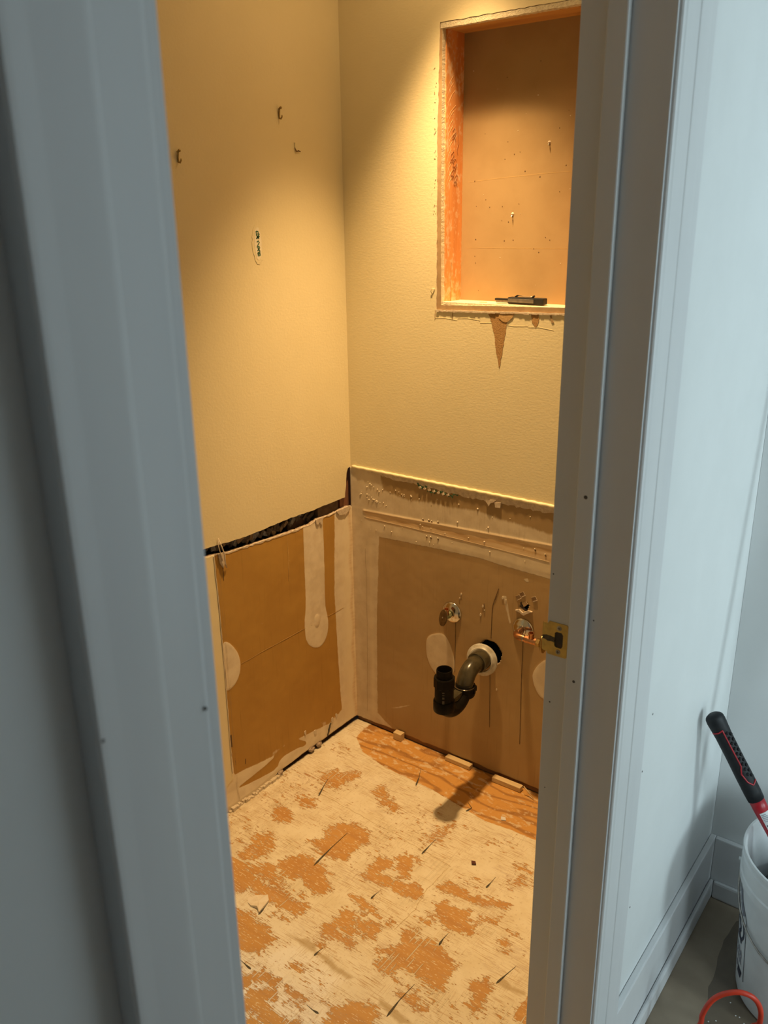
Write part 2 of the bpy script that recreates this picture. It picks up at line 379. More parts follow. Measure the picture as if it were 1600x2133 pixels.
M_TORN = simple('torn_brown_paper', (0.34, 0.185, 0.065), (0.42, 0.25, 0.10), 220, 0.95, bump=0.8, bscale=400)
M_MUD = simple('joint_compound', (0.64, 0.55, 0.42), (0.58, 0.49, 0.36), 40, 0.85, bump=0.2, bscale=120)
M_MUDL = simple('compound_seam', (0.50, 0.40, 0.27), (0.44, 0.34, 0.22), 60, 0.9)
M_TORNW = simple('torn_pale_paper', (0.62, 0.52, 0.40), (0.50, 0.40, 0.30), 120, 0.9, bump=0.4, bscale=250)
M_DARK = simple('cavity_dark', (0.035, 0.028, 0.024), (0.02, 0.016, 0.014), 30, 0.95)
M_LINE = simple('pencil_dark', (0.17, 0.10, 0.045), (0.11, 0.065, 0.03), 60, 0.9)
M_LINE2 = simple('faint_score', (0.36, 0.22, 0.075), (0.40, 0.25, 0.09), 60, 0.9)
M_GREEN = simple('green_marker', (0.03, 0.10, 0.05), (0.06, 0.16, 0.08), 200, 0.8)
M_WHITE = simple('white_trim_paint', (0.66, 0.66, 0.665), (0.63, 0.63, 0.64), 14, 0.38, bump=0.06, bscale=90, stretch=(1, 1, 0.15))
M_HALL = simple('hall_wall_paint', (0.70, 0.71, 0.71), (0.68, 0.69, 0.69), 8, 0.6, bump=0.12, bscale=160)
M_BLACKABS = simple('black_abs', (0.007, 0.006, 0.005), (0.011, 0.009, 0.007), 30, 0.38, spec=0.08)
M_OLIVEABS = simple('weathered_abs', (0.060, 0.050, 0.028), (0.040, 0.034, 0.020), 45, 0.24, bump=0.08, bscale=120)
M_PVC = simple('white_plastic_flange', (0.52, 0.50, 0.45), (0.36, 0.32, 0.25), 45, 0.4)
M_CHROME = simple('chrome', (0.62, 0.60, 0.56), (0.52, 0.50, 0.46), 50, 0.16, 1.0)
M_BRASS = simple('old_brass', (0.42, 0.30, 0.12), (0.28, 0.20, 0.09), 80, 0.34, 1.0)
M_BRONZE = simple('bronze_handle', (0.17, 0.115, 0.055), (0.12, 0.08, 0.04), 60, 0.42, 0.7)
M_COPPER = simple('copper', (0.60, 0.30, 0.15), (0.42, 0.21, 0.10), 90, 0.32, 1.0)
M_STRIKE = simple('strike_brass', (0.60, 0.42, 0.13), (0.48, 0.34, 0.11), 70, 0.42, 0.85, bump=0.08, bscale=200)
M_STEEL = simple('steel', (0.40, 0.38, 0.35), (0.28, 0.26, 0.24), 80, 0.35, 1.0)
M_BLACK = simple('black_rubber', (0.011, 0.012, 0.014), (0.016, 0.017, 0.019), 60, 0.5, spec=0.3)
M_RED = simple('red_paint', (0.42, 0.012, 0.022), (0.36, 0.010, 0.018), 30, 0.35)
M_WPL = simple('white_bucket_plastic', (0.66, 0.68, 0.69), (0.61, 0.63, 0.64), 20, 0.42)
M_PRINT = simple('dark_blue_print', (0.02, 0.025, 0.05), (0.04, 0.045, 0.07), 120, 0.5)
M_PRINTG = simple('grey_print', (0.22, 0.23, 0.28), (0.30, 0.31, 0.36), 120, 0.5)
M_LABEL = simple('white_label', (0.70, 0.70, 0.70), (0.64, 0.64, 0.64), 40, 0.5)
M_CORD = simple('orange_cord', (0.62, 0.045, 0.016), (0.52, 0.035, 0.012), 40, 0.42)
def wood(name, a, b, axis, smear=None, knots=0.0):
    t = NT(name); t.set(0.65)
    sc = {'x': (3, 40, 40), 'y': (40, 3, 40), 'z': (40, 40, 3)}[axis]
    g = t.noise(1, 5, 0.6, t.mapped(sc))
    big = t.noise(1, 2, 0.5, t.mapped(tuple(s*0.25 for s in sc)))
    c = t.mix(t.step(t.math('ADD', t.math('MULTIPLY', g, 0.6), t.math('MULTIPLY', big, 0.4)), 0.38, 0.62), a, b)
    if knots:
        v = t.n('ShaderNodeTexVoronoi'); v.inputs['Scale'].default_value = 9; t.l(t.mapped(tuple(0.35 if s < 10 else 1.0 for s in sc)), v.inputs['Vector'])
        c = t.mix(t.math('MULTIPLY', t.step(v.outputs['Distance'], 0.10, 0.03), knots), c, tuple(x*0.25 for x in b))
    if smear:
        v2 = t.mapped((60, 90, 55), (0.9, 0, 0))
        f = t.step(t.math('ADD', t.noise(1, 4, 0.65, v2), t.math('MULTIPLY', t.noise(12, 2), 0.45)), 0.70, 0.92)
        f = t.math('MULTIPLY', f, t.step(t.n_sep('Y'), 0.070, 0.040)) if False else f
        c = t.mix(f, c, smear)
    t.color(c); t.bump(g, 0.15, 0.001); return t.m
M_STUD = wood('orange_stud_wood', (0.80, 0.36, 0.12), (0.66, 0.26, 0.075), 'z', smear=(0.80, 0.56, 0.36))
M_HEADER = wood('header_wood', (0.60, 0.32, 0.10), (0.44, 0.20, 0.06), 'x', knots=0.9)
M_SILL = wood('sill_wood', (0.78, 0.66, 0.44), (0.66, 0.52, 0.32), 'x')
M_PLATE = wood('dark_plate_wood', (0.22, 0.11, 0.045), (0.12, 0.06, 0.03), 'x')
M_PINE = wood('pine_strip', (0.66, 0.50, 0.28), (0.56, 0.40, 0.20), 'x')
M_REDWOOD = wood('red_brown_wood', (0.24, 0.10, 0.045), (0.14, 0.06, 0.03), 'z')

def board_mat(name, paper, paper2, mud1, mud2):
    """bare drywall paper under smears of joint compound; attributes come from the board"""
    t = NT(name); t.set(0.8)
    p = t.mix(t.step(t.noise(7, 3), 0.3, 0.7), paper, paper2)
    p = t.mix(t.step(t.noise(1, 3, vec=t.mapped((150, 150, 6))), 0.55, 0.8), p, tuple(x*0.9 for x in paper2))
    p = t.mix(t.math('MULTIPLY', t.step(t.noise(210, 3), 0.70, 0.76), 0.45), p, (0.60, 0.50, 0.36))
    mud = t.mix(t.step(t.noise(24, 4), 0.35, 0.65), mud1, mud2)
    mud = t.mix(t.math('MULTIPLY', t.attr('cream'), 0.9), mud, (0.80, 0.69, 0.49))
    mud = t.mix(t.attr('orange'), mud, t.mix(t.step(t.noise(1, 4, vec=t.mapped((6, 6, 90))), 0.4, 0.62), (0.69, 0.51, 0.31), (0.56, 0.37, 0.19)))
    fine = t.math('ADD', t.math('MULTIPLY', t.math('SUBTRACT', t.noise(45, 4), 0.5), 0.34), t.math('MULTIPLY', t.math('SUBTRACT', t.noise(1, 3, vec=t.mapped((90, 90, 14))), 0.5), 0.20))
    f = t.step(t.math('ADD', t.attr('mud'), fine), 0.40, 0.60)
    f = t.math('MULTIPLY', f, t.step(t.attr('mud'), 0.02, 0.10))
    c = t.mix(f, p, mud)
    g = t.step(t.math('ADD', t.attr('glue'), t.math('ADD', fine, t.math('MULTIPLY', t.math('SUBTRACT', t.noise(1, 3, vec=t.mapped((220, 220, 16))), 0.5), 0.5))), 0.14, 0.62)
    c = t.mix(t.math('MULTIPLY', g, 0.9), c, (0.30, 0.19, 0.075))
    c = t.mix(t.step(t.math('ADD', t.attr('dark'), fine), 0.40, 0.7), c, (0.09, 0.055, 0.03))
    c = t.mix(t.math('MULTIPLY', t.attr('paint'), 1.0), c, PAINT)
    t.color(c)
    h = t.math('ADD', t.math('MULTIPLY', f, 1.0), t.math('MULTIPLY', t.noise(120, 3), 0.35))
    t.bump(h, 0.35, 0.0008); return t.m
M_BOARD_B = board_mat('bare_board_back', (0.41, 0.275, 0.13), (0.375, 0.245, 0.11), (0.63, 0.53, 0.395), (0.56, 0.46, 0.33))
M_BOARD_L = board_mat('bare_board_left', (0.45, 0.25, 0.050), (0.41, 0.22, 0.042), (0.74, 0.635, 0.48), (0.66, 0.55, 0.40))

def floor_mat():
    t = NT('scraped_subfloor'); t.set(0.62)
    v = t.mapped((38, 300, 1), (0, 0, 0.05)); v2 = t.mapped((17, 130, 1), (0, 0, -0.03))
    streak = t.math('SUBTRACT', t.noise(1, 3, 0.6, v), 0.5)
    streak2 = t.math('SUBTRACT', t.noise(1, 4, 0.6, v2), 0.5)
    lump = t.math('SUBTRACT', t.noise(55, 5, 0.65), 0.5)
    spk = t.math('SUBTRACT', t.noise(1, 2, 0.5, t.mapped((120, 330, 1))), 0.5)
    n = t.math('ADD', t.math('ADD', t.math('MULTIPLY', streak, 1.1), t.math('MULTIPLY', streak2, 1.35)), t.math('ADD', t.math('MULTIPLY', lump, 1.5), t.math('MULTIPLY', spk, 0.7)))
    raw = t.math('ADD', t.attr('scr'), n)
    # trowel ridges: thin lines of adhesive running across the scraping
    wv = t.n('ShaderNodeTexWave', wave_type='BANDS', bands_direction='X'); wv.inputs['Scale'].default_value = 26; wv.inputs['Distortion'].default_value = 0.6
    wv.inputs['Detail'].default_value = 1; t.l(t.co(), wv.inputs['Vector'])
    ridge = t.math('MULTIPLY', t.step(wv.outputs['Fac'], 0.80, 0.92), t.step(t.math('ADD', t.noise(9, 2), t.math('MULTIPLY', t.noise(1, 2, vec=t.mapped((60, 14, 1))), 0.5)), 0.86, 0.92))
    f = t.math('MULTIPLY', t.step(raw, 0.50, 0.56), t.math('SUBTRACT', 1.0, ridge))
    halo = t.step(raw, 0.36, 0.52)
    brown = t.mix(t.step(t.noise(1, 4, 0.5, t.mapped((5, 40, 1))), 0.35, 0.7), (0.55, 0.295, 0.085), (0.47, 0.235, 0.065))
    brown = t.mix(t.math('MULTIPLY', t.step(t.noise(1, 3, 0.6, t.mapped((40, 160, 1))), 0.52, 0.70), 0.35), brown, (0.42, 0.30, 0.20))
    glue = t.mix(t.step(t.noise(18, 5, 0.6), 0.35, 0.7), (0.77, 0.695, 0.535), (0.70, 0.61, 0.44))
    glue = t.mix(t.math('MULTIPLY', t.attr('pale'), 1.0), glue, (0.82, 0.79, 0.72))  # pale adhesive colour, whitened further to stand in for door daylight
    glue = t.mix(t.math('MULTIPLY', t.attr('wall_tint'), t.math('MULTIPLY', t.step(t.noise(26, 4), 0.35, 0.65), 0.8)), glue, (0.50, 0.37, 0.20))
    glue = t.mix(t.math('MULTIPLY', halo, 0.34), glue, (0.50, 0.36, 0.24))
    glue = t.mix(t.math('MULTIPLY', t.step(t.noise(95, 4, 0.7), 0.56, 0.70), 0.42), glue, (0.44, 0.31, 0.18))
    # scraper marks: thin tan lines along the scraping and finer ones across it
    m1 = t.math('MULTIPLY', t.step(t.noise(1, 3, 0.6, t.mapped((20, 420, 1), (0, 0, 0.04))), 0.53, 0.60), t.step(t.noise(1, 2, 0.5, t.mapped((9, 14, 1))), 0.42, 0.54))
    m2 = t.math('MULTIPLY', t.step(t.noise(1, 3, 0.6, t.mapped((380, 22, 1), (0, 0, 0.03))), 0.55, 0.62), t.step(t.noise(1, 2, 0.5, t.mapped((12, 8, 1))), 0.48, 0.58))
    glue = t.mix(t.math('MULTIPLY', m1, 0.8), glue, (0.50, 0.345, 0.19))
    glue = t.mix(t.math('MULTIPLY', m2, 0.5), glue, (0.55, 0.42, 0.27))
    brown = t.mix(t.math('MULTIPLY', t.step(t.noise(1, 2, 0.6, t.mapped((60, 300, 1))), 0.60, 0.65), 0.9), brown, (0.74, 0.62, 0.43))
    c = t.mix(f, glue, brown)
    c = t.mix(t.math('MULTIPLY', t.step(t.math('ADD', t.attr('stain'), t.math('MULTIPLY', lump, 0.6)), 0.18, 0.62), 0.75), c, (0.43, 0.31, 0.15))
    wash = t.math('MULTIPLY', t.step(t.noise(1, 3, 0.55, t.mapped((7, 11, 1))), 0.54, 0.68), t.step(t.noise(1, 4, 0.6, t.mapped((30, 150, 1))), 0.45, 0.60))
    c = t.mix(t.math('MULTIPLY', wash, 0.38), c, (0.47, 0.34, 0.25))
    # bare plywood strip where the vanity stood
    rings = t.n('ShaderNodeTexWave', wave_type='BANDS', bands_direction='Y'); rings.inputs['Scale'].default_value = 6; rings.inputs['Distortion'].default_value = 16
    rings.inputs['Detail'].default_value = 3; rings.inputs['Detail Scale'].default_value = 1.2; t.l(t.mapped((0.32, 1, 1)), rings.inputs['Vector'])
    ply = t.mix(t.step(rings.outputs['Fac'], 0.0, 0.35), (0.36, 0.165, 0.04), (0.57, 0.29, 0.072))
    ply = t.mix(t.math('MULTIPLY', t.step(t.math('ADD', t.noise(1, 4, 0.6, t.mapped((34, 60, 1), (0, 0, 0.5))), t.math('MULTIPLY', t.noise(8, 2), 0.3)), 0.69, 0.80), 0.70), ply, (0.68, 0.54, 0.36))
    pf = t.step(t.math('ADD', t.attr('ply'), t.math('MULTIPLY', t.math('ADD', lump, streak), 0.35)), 0.44, 0.58)
    c = t.mix(pf, c, ply)
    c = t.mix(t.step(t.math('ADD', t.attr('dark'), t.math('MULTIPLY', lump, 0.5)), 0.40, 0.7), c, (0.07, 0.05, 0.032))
    t.color(c)
    h = t.math('ADD', t.math('MULTIPLY', t.math('SUBTRACT', 1.0, f), 1.0), t.math('ADD', t.math('MULTIPLY', t.noise(160, 3), 0.5), t.math('MULTIPLY', ridge, 0.8)))
    t.bump(h, 0.8, 0.0012); return t.m
M_FLOOR = floor_mat()
M_GOUGE = simple('gouge_dark', (0.05, 0.045, 0.030), (0.10, 0.08, 0.05), 150, 0.9)
M_SEAM = simple('seam_line', (0.52, 0.39, 0.22), (0.68, 0.55, 0.34), 120, 0.9)
def hall_floor_mat():
    t = NT('hall_floor'); t.set(0.55)
    t.color(t.mix(t.step(t.noise(14, 5), 0.3, 0.7), (0.30, 0.235, 0.165), (0.255, 0.195, 0.135))); t.bump(t.noise(150, 3), 0.1, 0.001); return t.m
M_HFLOOR = hall_floor_mat()
M_DAMP = simple('damp_floor', (0.155, 0.118, 0.080), (0.125, 0.094, 0.064), 14, 0.35)

HZ = 0.018                     # finished hall floor, higher than the stripped subfloor
XW, XI = 1.203, 1.085          # hall face and bathroom face of the door wall
YR, YL = -0.842, -1.615        # jamb faces
YC = -0.110                    # hall return wall
ZC = 2.44
# ------------------------------------------------------------------ bathroom floor
def lines_field(U, V, polys, w):
    out = np.zeros(U.shape)
    for p in polys:
        for a, b in zip(p[:-1], p[1:]):
            a = np.array(a); b = np.array(b); e = b-a; L = e@e+1e-12
            t = np.clip(((U-a[0])*e[0]+(V-a[1])*e[1])/L, 0, 1)
            out = np.maximum(out, np.clip(1-np.hypot(U-a[0]-t*e[0], V-a[1]-t*e[1])/w, 0, 1))
    return out
PLYPOLY = PLY + [(1.1, -0.18), (1.1, 0.05), (0.06, 0.05), (0.055, -0.03)]
_sc = {}
def f_scr(U, V):
    if 'a' in _sc: return _sc['a']
    s = np.zeros(U.shape)
    for wgt, p in SCRAPED: s = np.maximum(s, wgt*np.clip(soft(U, V, p, 0.019)+0.08, 0, 1)*(soft(U, V, p, 0.030) > 0))
    # what lies beyond the traced part: broad scraped patches in each 0.2 m cell
    far = (U < 0.30) & (V < -0.72) | (V < -1.0) | (U > 0.99)
    g = vnoise(U, V, 0.11, 3)
    s = np.where(far, np.maximum(s, np.clip((g-0.42)*5, 0, 1)*0.95), s)
    s = np.maximum(s, -0.10+0.42*np.clip(vnoise(U, V, 0.09, 11)*2.2-0.6, 0, 1))
    _sc['a'] = s; return s
def f_ply(U, V): return soft(U, V, PLYPOLY, 0.012)
def f_pale_daylit(U, V):  # traced pale adhesive, plus daylight painted in towards the doorway
    return np.maximum(soft(U, V, PALE, 0.02), np.clip((-0.70-V)*3.0, 0, 0.9)*np.clip((0.85-U)*3, 0, 1))
def f_wall_tint(U, V): return np.clip(1-(np.minimum(U, 1.0))/0.22, 0, 1)*np.clip((-V-0.25)*3, 0, 1)*0.9  # browner towards the facing wall, away from the plumbing wall
def f_stain(U, V):
    s = soft(U, V, STAIN, 0.010)*0.8
    for p in STAIN2: s = np.maximum(s, soft(U, V, p, 0.008)*0.75)
    return s
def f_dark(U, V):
    e = np.minimum(U+0.004, -V+0.004)     # darker in the joint at the foot of the walls
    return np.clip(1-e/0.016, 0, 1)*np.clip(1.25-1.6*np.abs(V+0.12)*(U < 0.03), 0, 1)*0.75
def f_relief(U, V):
    s = f_scr(U, V); p = f_ply(U, V)
    return np.where(p > 0.5, -0.0010, 0) - 0.0006*np.clip((s-0.3)*2.5, 0, 1)*(p < 0.5) + 0.0006*(vnoise(U, V, 0.02, 5)-0.5)
us = np.concatenate([np.arange(-0.02, 1.07, 0.003), np.array([1.095, 1.12, 1.16, XW])])
fl = grid_board('floor', 'F', us, lambda u: (np.full(u.shape, -1.12), np.full(u.shape, 0.016)), 380, f_relief,
                {'scr': f_scr, 'ply': f_ply, 'pale': f_pale_daylit, 'wall_tint': f_wall_tint, 'stain': f_stain, 'dark': f_dark}, [M_FLOOR, M_FLOOR], th=0.02)
tag(fl, 'bathroom subfloor with scraped cream adhesive and brown patches', 'floor', kind='structure')
box('subfloor_panel', (-0.02, -1.80, -0.03), (XW-0.001, -1.12, -0.001), M_FLOOR, fl)
for i, g in enumerate(GOUGES):
    a, m, b = [Vector(p) for p in g]
    pts = [a, a.lerp(m, 0.5), m, m.lerp(b, 0.5), m.lerp(b, 0.8), b]
    ribbon('gouge', 'F', pts, [0.0006, 0.0010, 0.0018, 0.0046, 0.0050, 0.0012], M_GOUGE, fl, d=0.0007, th=0.002)
for s in (SEAMS[0], SEAMS[2], SEAMS[3], SEAMS[6]):
    ribbon('tile_seam', 'F', jag(s, 0.014, 0.0022, seed=3), 0.0012, M_SEAM, fl, d=0.0006, taper=False, th=0.002)

# ------------------------------------------------------------------ wall_left (facing the door)
def chaikin(P, n=2):
    for _ in range(n):
        Q = []
        for i in range(len(P)):
            a, b = P[i], P[(i+1) % len(P)]; Q += [(a[0]*0.75+b[0]*0.25, a[1]*0.75+b[1]*0.25), (a[0]*0.25+b[0]*0.75, a[1]*0.25+b[1]*0.75)]
        P = Q
    return P
def interp(pts):
    P = np.array(pts); return lambda u: np.interp(u, P[:, 0], P[:, 1])
L_UP = [(-0.611,0.819),(-0.562,0.815),(-0.52,0.812),(-0.477,0.808),(-0.366,0.808),(-0.288,0.81),(-0.185,0.805),(-0.075,0.807),(-0.033,0.806),(-0.025,0.844),(-0.021,0.882),(-0.014,0.895),(0.0,0.899)]
edge = [(-1.80, 0.825)] + jag(L_UP, 0.011, 0.0011, seed=5)
wl = slab('wall_left', 'L', [(-1.80, ZC), (-1.80, 0.825)] + edge[1:] + [(0.0, ZC)], [], 0.0, -0.0127, [M_PAINT, M_GYP])
tag(wl, 'pale yellow painted wall facing the doorway, cut open above bare drywall', 'wall', kind='structure')
L_LOW = [(-1.80, 0.80), (-0.614,0.797),(-0.573,0.793),(-0.532,0.784),(-0.479,0.78),(-0.369,0.773),(-0.25,0.766),(-0.198,0.765),(-0.165,0.772),(-0.099,0.769),(-0.065,0.771),(-0.025,0.773),(0.0,0.769)]
L_PAPER = [(-0.571,0.90),(-0.084,0.90),(-0.084,0.764),(-0.097,0.499),(-0.091,0.293),(-0.081,0.077),(-0.137,0.057),(-0.253,0.074),(-0.298,0.08),(-0.426,0.083),(-0.562,0.107),(-0.567,0.116),(-0.572,0.385),(-0.573,0.549)]
L_STRIPE = [(-0.226,0.90),(-0.14,0.90),(-0.14,0.765),(-0.139,0.612),(-0.146,0.485),(-0.131,0.429),(-0.136,0.381),(-0.163,0.35),(-0.202,0.357),(-0.237,0.39),(-0.242,0.457),(-0.231,0.514),(-0.229,0.642)]
L_PATCH = [(-0.57,0.536),(-0.55,0.53),(-0.529,0.504),(-0.512,0.471),(-0.509,0.431),(-0.525,0.396),(-0.554,0.382),(-0.572,0.385),(-0.573,0.446)]
L_TONGUE = [(-0.563,0.057),(-0.501,0.062),(-0.414,0.069),(-0.386,0.086),(-0.322,0.084),(-0.29,0.075),(-0.254,0.046),(-0.269,0.039),(-0.292,0.048),(-0.352,0.056),(-0.384,0.052),(-0.395,0.032),(-0.452,0.036),(-0.523,0.047)]
L_BOT = [(-1.80, 0.002), (-0.605,0.002),(-0.464,0.002),(-0.41,0.004),(-0.392,0.016),(-0.328,0.014),(-0.28,0.017),(-0.206,0.016),(-0.171,0.016),(-0.088,0.017),(0.002,0.018)]
L_STRIPE = L_STRIPE[:3] + chaikin(L_STRIPE[3:], 0)
L_PATCH = chaikin(L_PATCH); L_TONGUE = chaikin(L_TONGUE, 1); L_STRIPE = chaikin(L_STRIPE)
def l_mud(U, V):
    m = 1-soft(U, V, L_PAPER, 0.010)
    m = np.maximum(m, soft(U, V, L_STRIPE, 0.005)); m = np.maximum(m, soft(U, V, L_PATCH, 0.005))
    t = soft(U, V, L_TONGUE, 0.005); m = np.where(t > 0, m*(1-t), m)
    # thin feathered wash above the floor mud
    m = np.maximum(m, np.clip(0.62-(V-0.085)/0.05, 0, 0.55)*(t < 0.3)*(U < -0.1)*vnoise(U, V, 0.05, 8)*1.2)
    return m
def l_cream(U, V):
    return np.clip(np.clip((U+0.075)/0.04, 0, 1)*0.8 + 0.55*np.clip(1-np.abs(V-0.095)/0.025, 0, 1)*(U < -0.3) + np.clip(1-V/0.03, 0, 1)*0.6*(U < -0.35) + 0.25*np.hypot(U+0.185, (V-0.446)*0.7 < 0), 0, 1)*0.9
def l_orange(U, V): return np.clip(1-np.abs(U+0.012-0.004*np.sin(V*40))/0.012, 0, 1)*0.7
def l_paint(U, V): return np.clip((-0.571-U)/0.002+0.5, 0, 1)*np.clip((V-0.07-0.05*np.clip((U+0.62)*8, 0, 1))/0.01, 0, 1)
def l_dark(U, V):
    return np.clip(1-np.abs(U+0.5655)/0.003, 0, 1)*0.55*(V > 0.11)*(V < 0.60) + np.clip(1-np.abs(U+0.566-0.01*(V < 0.2))/0.012, 0, 1)*0.5*(V < 0.24)*(V > 0.11)
def l_glue(U, V): return np.clip(1-np.abs(U+0.558)/0.010, 0, 1)*0.35
def l_relief(U, V):
    r = 0.0009*soft(U, V, L_STRIPE, 0.004) + 0.0012*soft(U, V, L_PATCH, 0.004) + 0.0035*np.clip(1-np.hypot((U+0.185)/0.013, (V-0.446)/0.022), 0, 1)**0.5*1.0
    r += 0.0030*np.clip((U+0.05)/0.05, 0, 1)**2 + 0.0035*np.clip(1-np.abs(V-0.035+0.02*np.sin(U*9))/0.04, 0, 1)*(U < -0.30)*np.clip(-(U+0.30)*8, 0, 1)
    r += 0.0018*l_paint(U, V) + 0.0008*(vnoise(U, V, 0.03, 2)-0.5)
    return r
us = np.concatenate([np.array([-1.80, -1.2, -0.8, -0.70]), np.arange(-0.66, 0.0005, 0.0028)])
ll = grid_board('lower_drywall', 'L', us, lambda u: (interp(L_BOT)(u)+0.002*(vnoise(u*1.0, u*0, 0.012, 4)-0.5), interp(L_LOW)(u)+0.0035*(vnoise(u, u*0, 0.006, 9)-0.5)), 290, l_relief,
                {'mud': l_mud, 'cream': l_cream, 'orange': l_orange, 'paint': l_paint, 'dark': l_dark, 'glue': l_glue}, [M_BOARD_L, M_GYPD], parent=wl)
ll['label'] = 'bare brown drywall with strips of joint compound'
ribbon('score_line', 'L', jag([(-0.506,0.442),(-0.396,0.443),(-0.243,0.442),(-0.117,0.44),(-0.057,0.44)], 0.03, 0.0008, seed=1), 0.0010, M_LINE2, wl, d=0.0007, th=0.002, taper=False)
ribbon('paint_edge', 'L', jag([(-0.573,0.79),(-0.569,0.633),(-0.569,0.414),(-0.572,0.118)], 0.02, 0.0008, seed=2), 0.0022, M_LINE, wl, d=0.0016, th=0.002, taper=False)
ribbon('paint_ridge', 'L', jag([(-0.5755,0.79),(-0.5715,0.633),(-0.5715,0.414),(-0.5745,0.118)], 0.012, 0.0008, seed=6), 0.0024, M_MUD, wl, d=0.0038, th=0.004, taper=False)
ribbon('compound_drip', 'L', [(-0.296,0.765),(-0.295,0.70),(-0.297,0.66),(-0.299,0.62)], 0.0035, simple('dried_drip', (0.50, 0.30, 0.085), (0.46, 0.27, 0.07), 60, 0.8), wl, d=0.0005, th=0.002)
ribbon('scratch', 'L', [(-0.547,0.765),(-0.545,0.735),(-0.546,0.71)], 0.0018, M_LINE, wl, d=0.0008, th=0.002)
ribbon('scratch', 'L', [(-0.52,0.118),(-0.518,0.135)], 0.003, M_LINE, wl, d=0.0012, th=0.002)
for (u, v, s) in ((-0.215, 0.062, 0.011), (-0.130, 0.064, 0.010), (-0.11, 0.07, 0.008), (-0.262, 0.086, 0.009)):
    slab('compound_fleck', 'L', jag([(u+s*math.cos(a)*random.uniform(0.3, 0.8), v+s*math.sin(a)*random.uniform(0.6, 1.3)) for a in np.linspace(0, 5.6, 8)], 0.004, 0.0005, True), [], 0.0018, -0.001, [M_MUD, M_MUD], wl)
# ragged torn lip along the lower board, curled paper at its left end
ragged = []
for i in range(60):
    u = -0.60+i*0.0098; z = float(interp(L_LOW)(u)); ragged.append((u, z))
lip = [(u, z+random.uniform(-0.0005, 0.0020)) for u, z in ragged] + [(u, z-random.uniform(0.0005, 0.0045)) for u, z in ragged[::-1]]
slab('torn_lip', 'L', lip, [], 0.0010, -0.004, [M_TORNW, M_TORNW], wl)
for u0, w_, h_ in ((-0.548, 0.012, 0.040), (-0.166, 0.010, 0.016), (-0.150, 0.008, 0.020), (-0.045, 0.034, 0.020)):
    z0 = float(interp(L_LOW)(u0))
    slab('torn_flap', 'L', jag([(u0-w_, z0+0.003), (u0+w_, z0+0.003), (u0+w_*0.8, z0-h_*0.6), (u0+w_*0.2, z0-h_), (u0-w_*0.6, z0-h_*0.7)], 0.004, 0.001, True, seed=int(u0*-1000)), [], 0.0045, 0.0015, [M_TORNW, M_TORNW], wl)
tube('paper_strand', [(0.004, -0.556, 0.832), (0.010, -0.552, 0.812), (0.012, -0.547, 0.79), (0.009, -0.543, 0.760), (0.004, -0.535, 0.745)], 0.0017, M_TORNW, wl, seg=8)
tube('paper_strand', [(0.003, -0.555, 0.835), (0.008, -0.561, 0.815), (0.009, -0.556, 0.79), (0.004, -0.548, 0.77)], 0.0012, M_TORNW, wl, seg=8)
# wall cavity seen through the cut
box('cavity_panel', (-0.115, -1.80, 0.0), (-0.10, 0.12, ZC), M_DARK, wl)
box('stud', (-0.0985, -0.040, 0.0), (-0.0135, 0.060, ZC), M_REDWOOD, wl)
box('stud', (-0.0985, -0.64, 0.0), (-0.0135, -0.600, ZC), M_PLATE, wl)
box('bottom_plate', (-0.0985, -0.599, 0.0), (-0.0135, -0.041, 0.038), M_PLATE, wl)
box('cross_brace', (-0.050, -0.145, 0.60), (-0.0135, -0.050, 0.90), simple('dusty_board', (0.13, 0.085, 0.055), (0.09, 0.06, 0.04), 60, 0.9), wl)
box('cross_brace', (-0.065, -0.262, 0.60), (-0.030, -0.162, 0.92), simple('purple_brown_board', (0.10, 0.060, 0.050), (0.075, 0.046, 0.040), 40, 0.9), wl)
M_CHUNK = [simple('chunk_grey', (0.26, 0.27, 0.30), (0.14, 0.14, 0.16), 200, 0.95), simple('chunk_tan', (0.30, 0.22, 0.15), (0.18, 0.13, 0.09), 200, 0.95), simple('chunk_dark', (0.10, 0.085, 0.08), (0.06, 0.05, 0.05), 200, 0.95)]
for i in range(30):
    u = -0.585+i*0.0142+random.uniform(-0.006, 0.006)
    bm = bmesh.new(); g = bmesh.ops.create_cube(bm, size=1.0); a_ = random.uniform(0.006, 0.012)
    zz = 0.776+random.uniform(0.0, 0.016)+(0.016 if u < -0.45 else 0)
    bmesh.ops.scale(bm, vec=(random.uniform(0.006, 0.012), random.uniform(0.012, 0.034), random.uniform(0.008, 0.026)), verts=g['verts'])
    for v in bm.verts: v.co *= random.uniform(0.75, 1.2)
    bmesh.ops.transform(bm, matrix=Matrix.Translation((-0.0225-random.uniform(0, 0.006), u, zz+0.002)) @ Matrix.Rotation(random.uniform(-0.7, 0.7), 4, 'X') @ Matrix.Rotation(random.uniform(-0.4, 0.4), 4, 'Z'), verts=bm.verts[:])
    from_bm('rubble', bm, M_CHUNK[random.choice((0, 1, 2, 2))], wl)
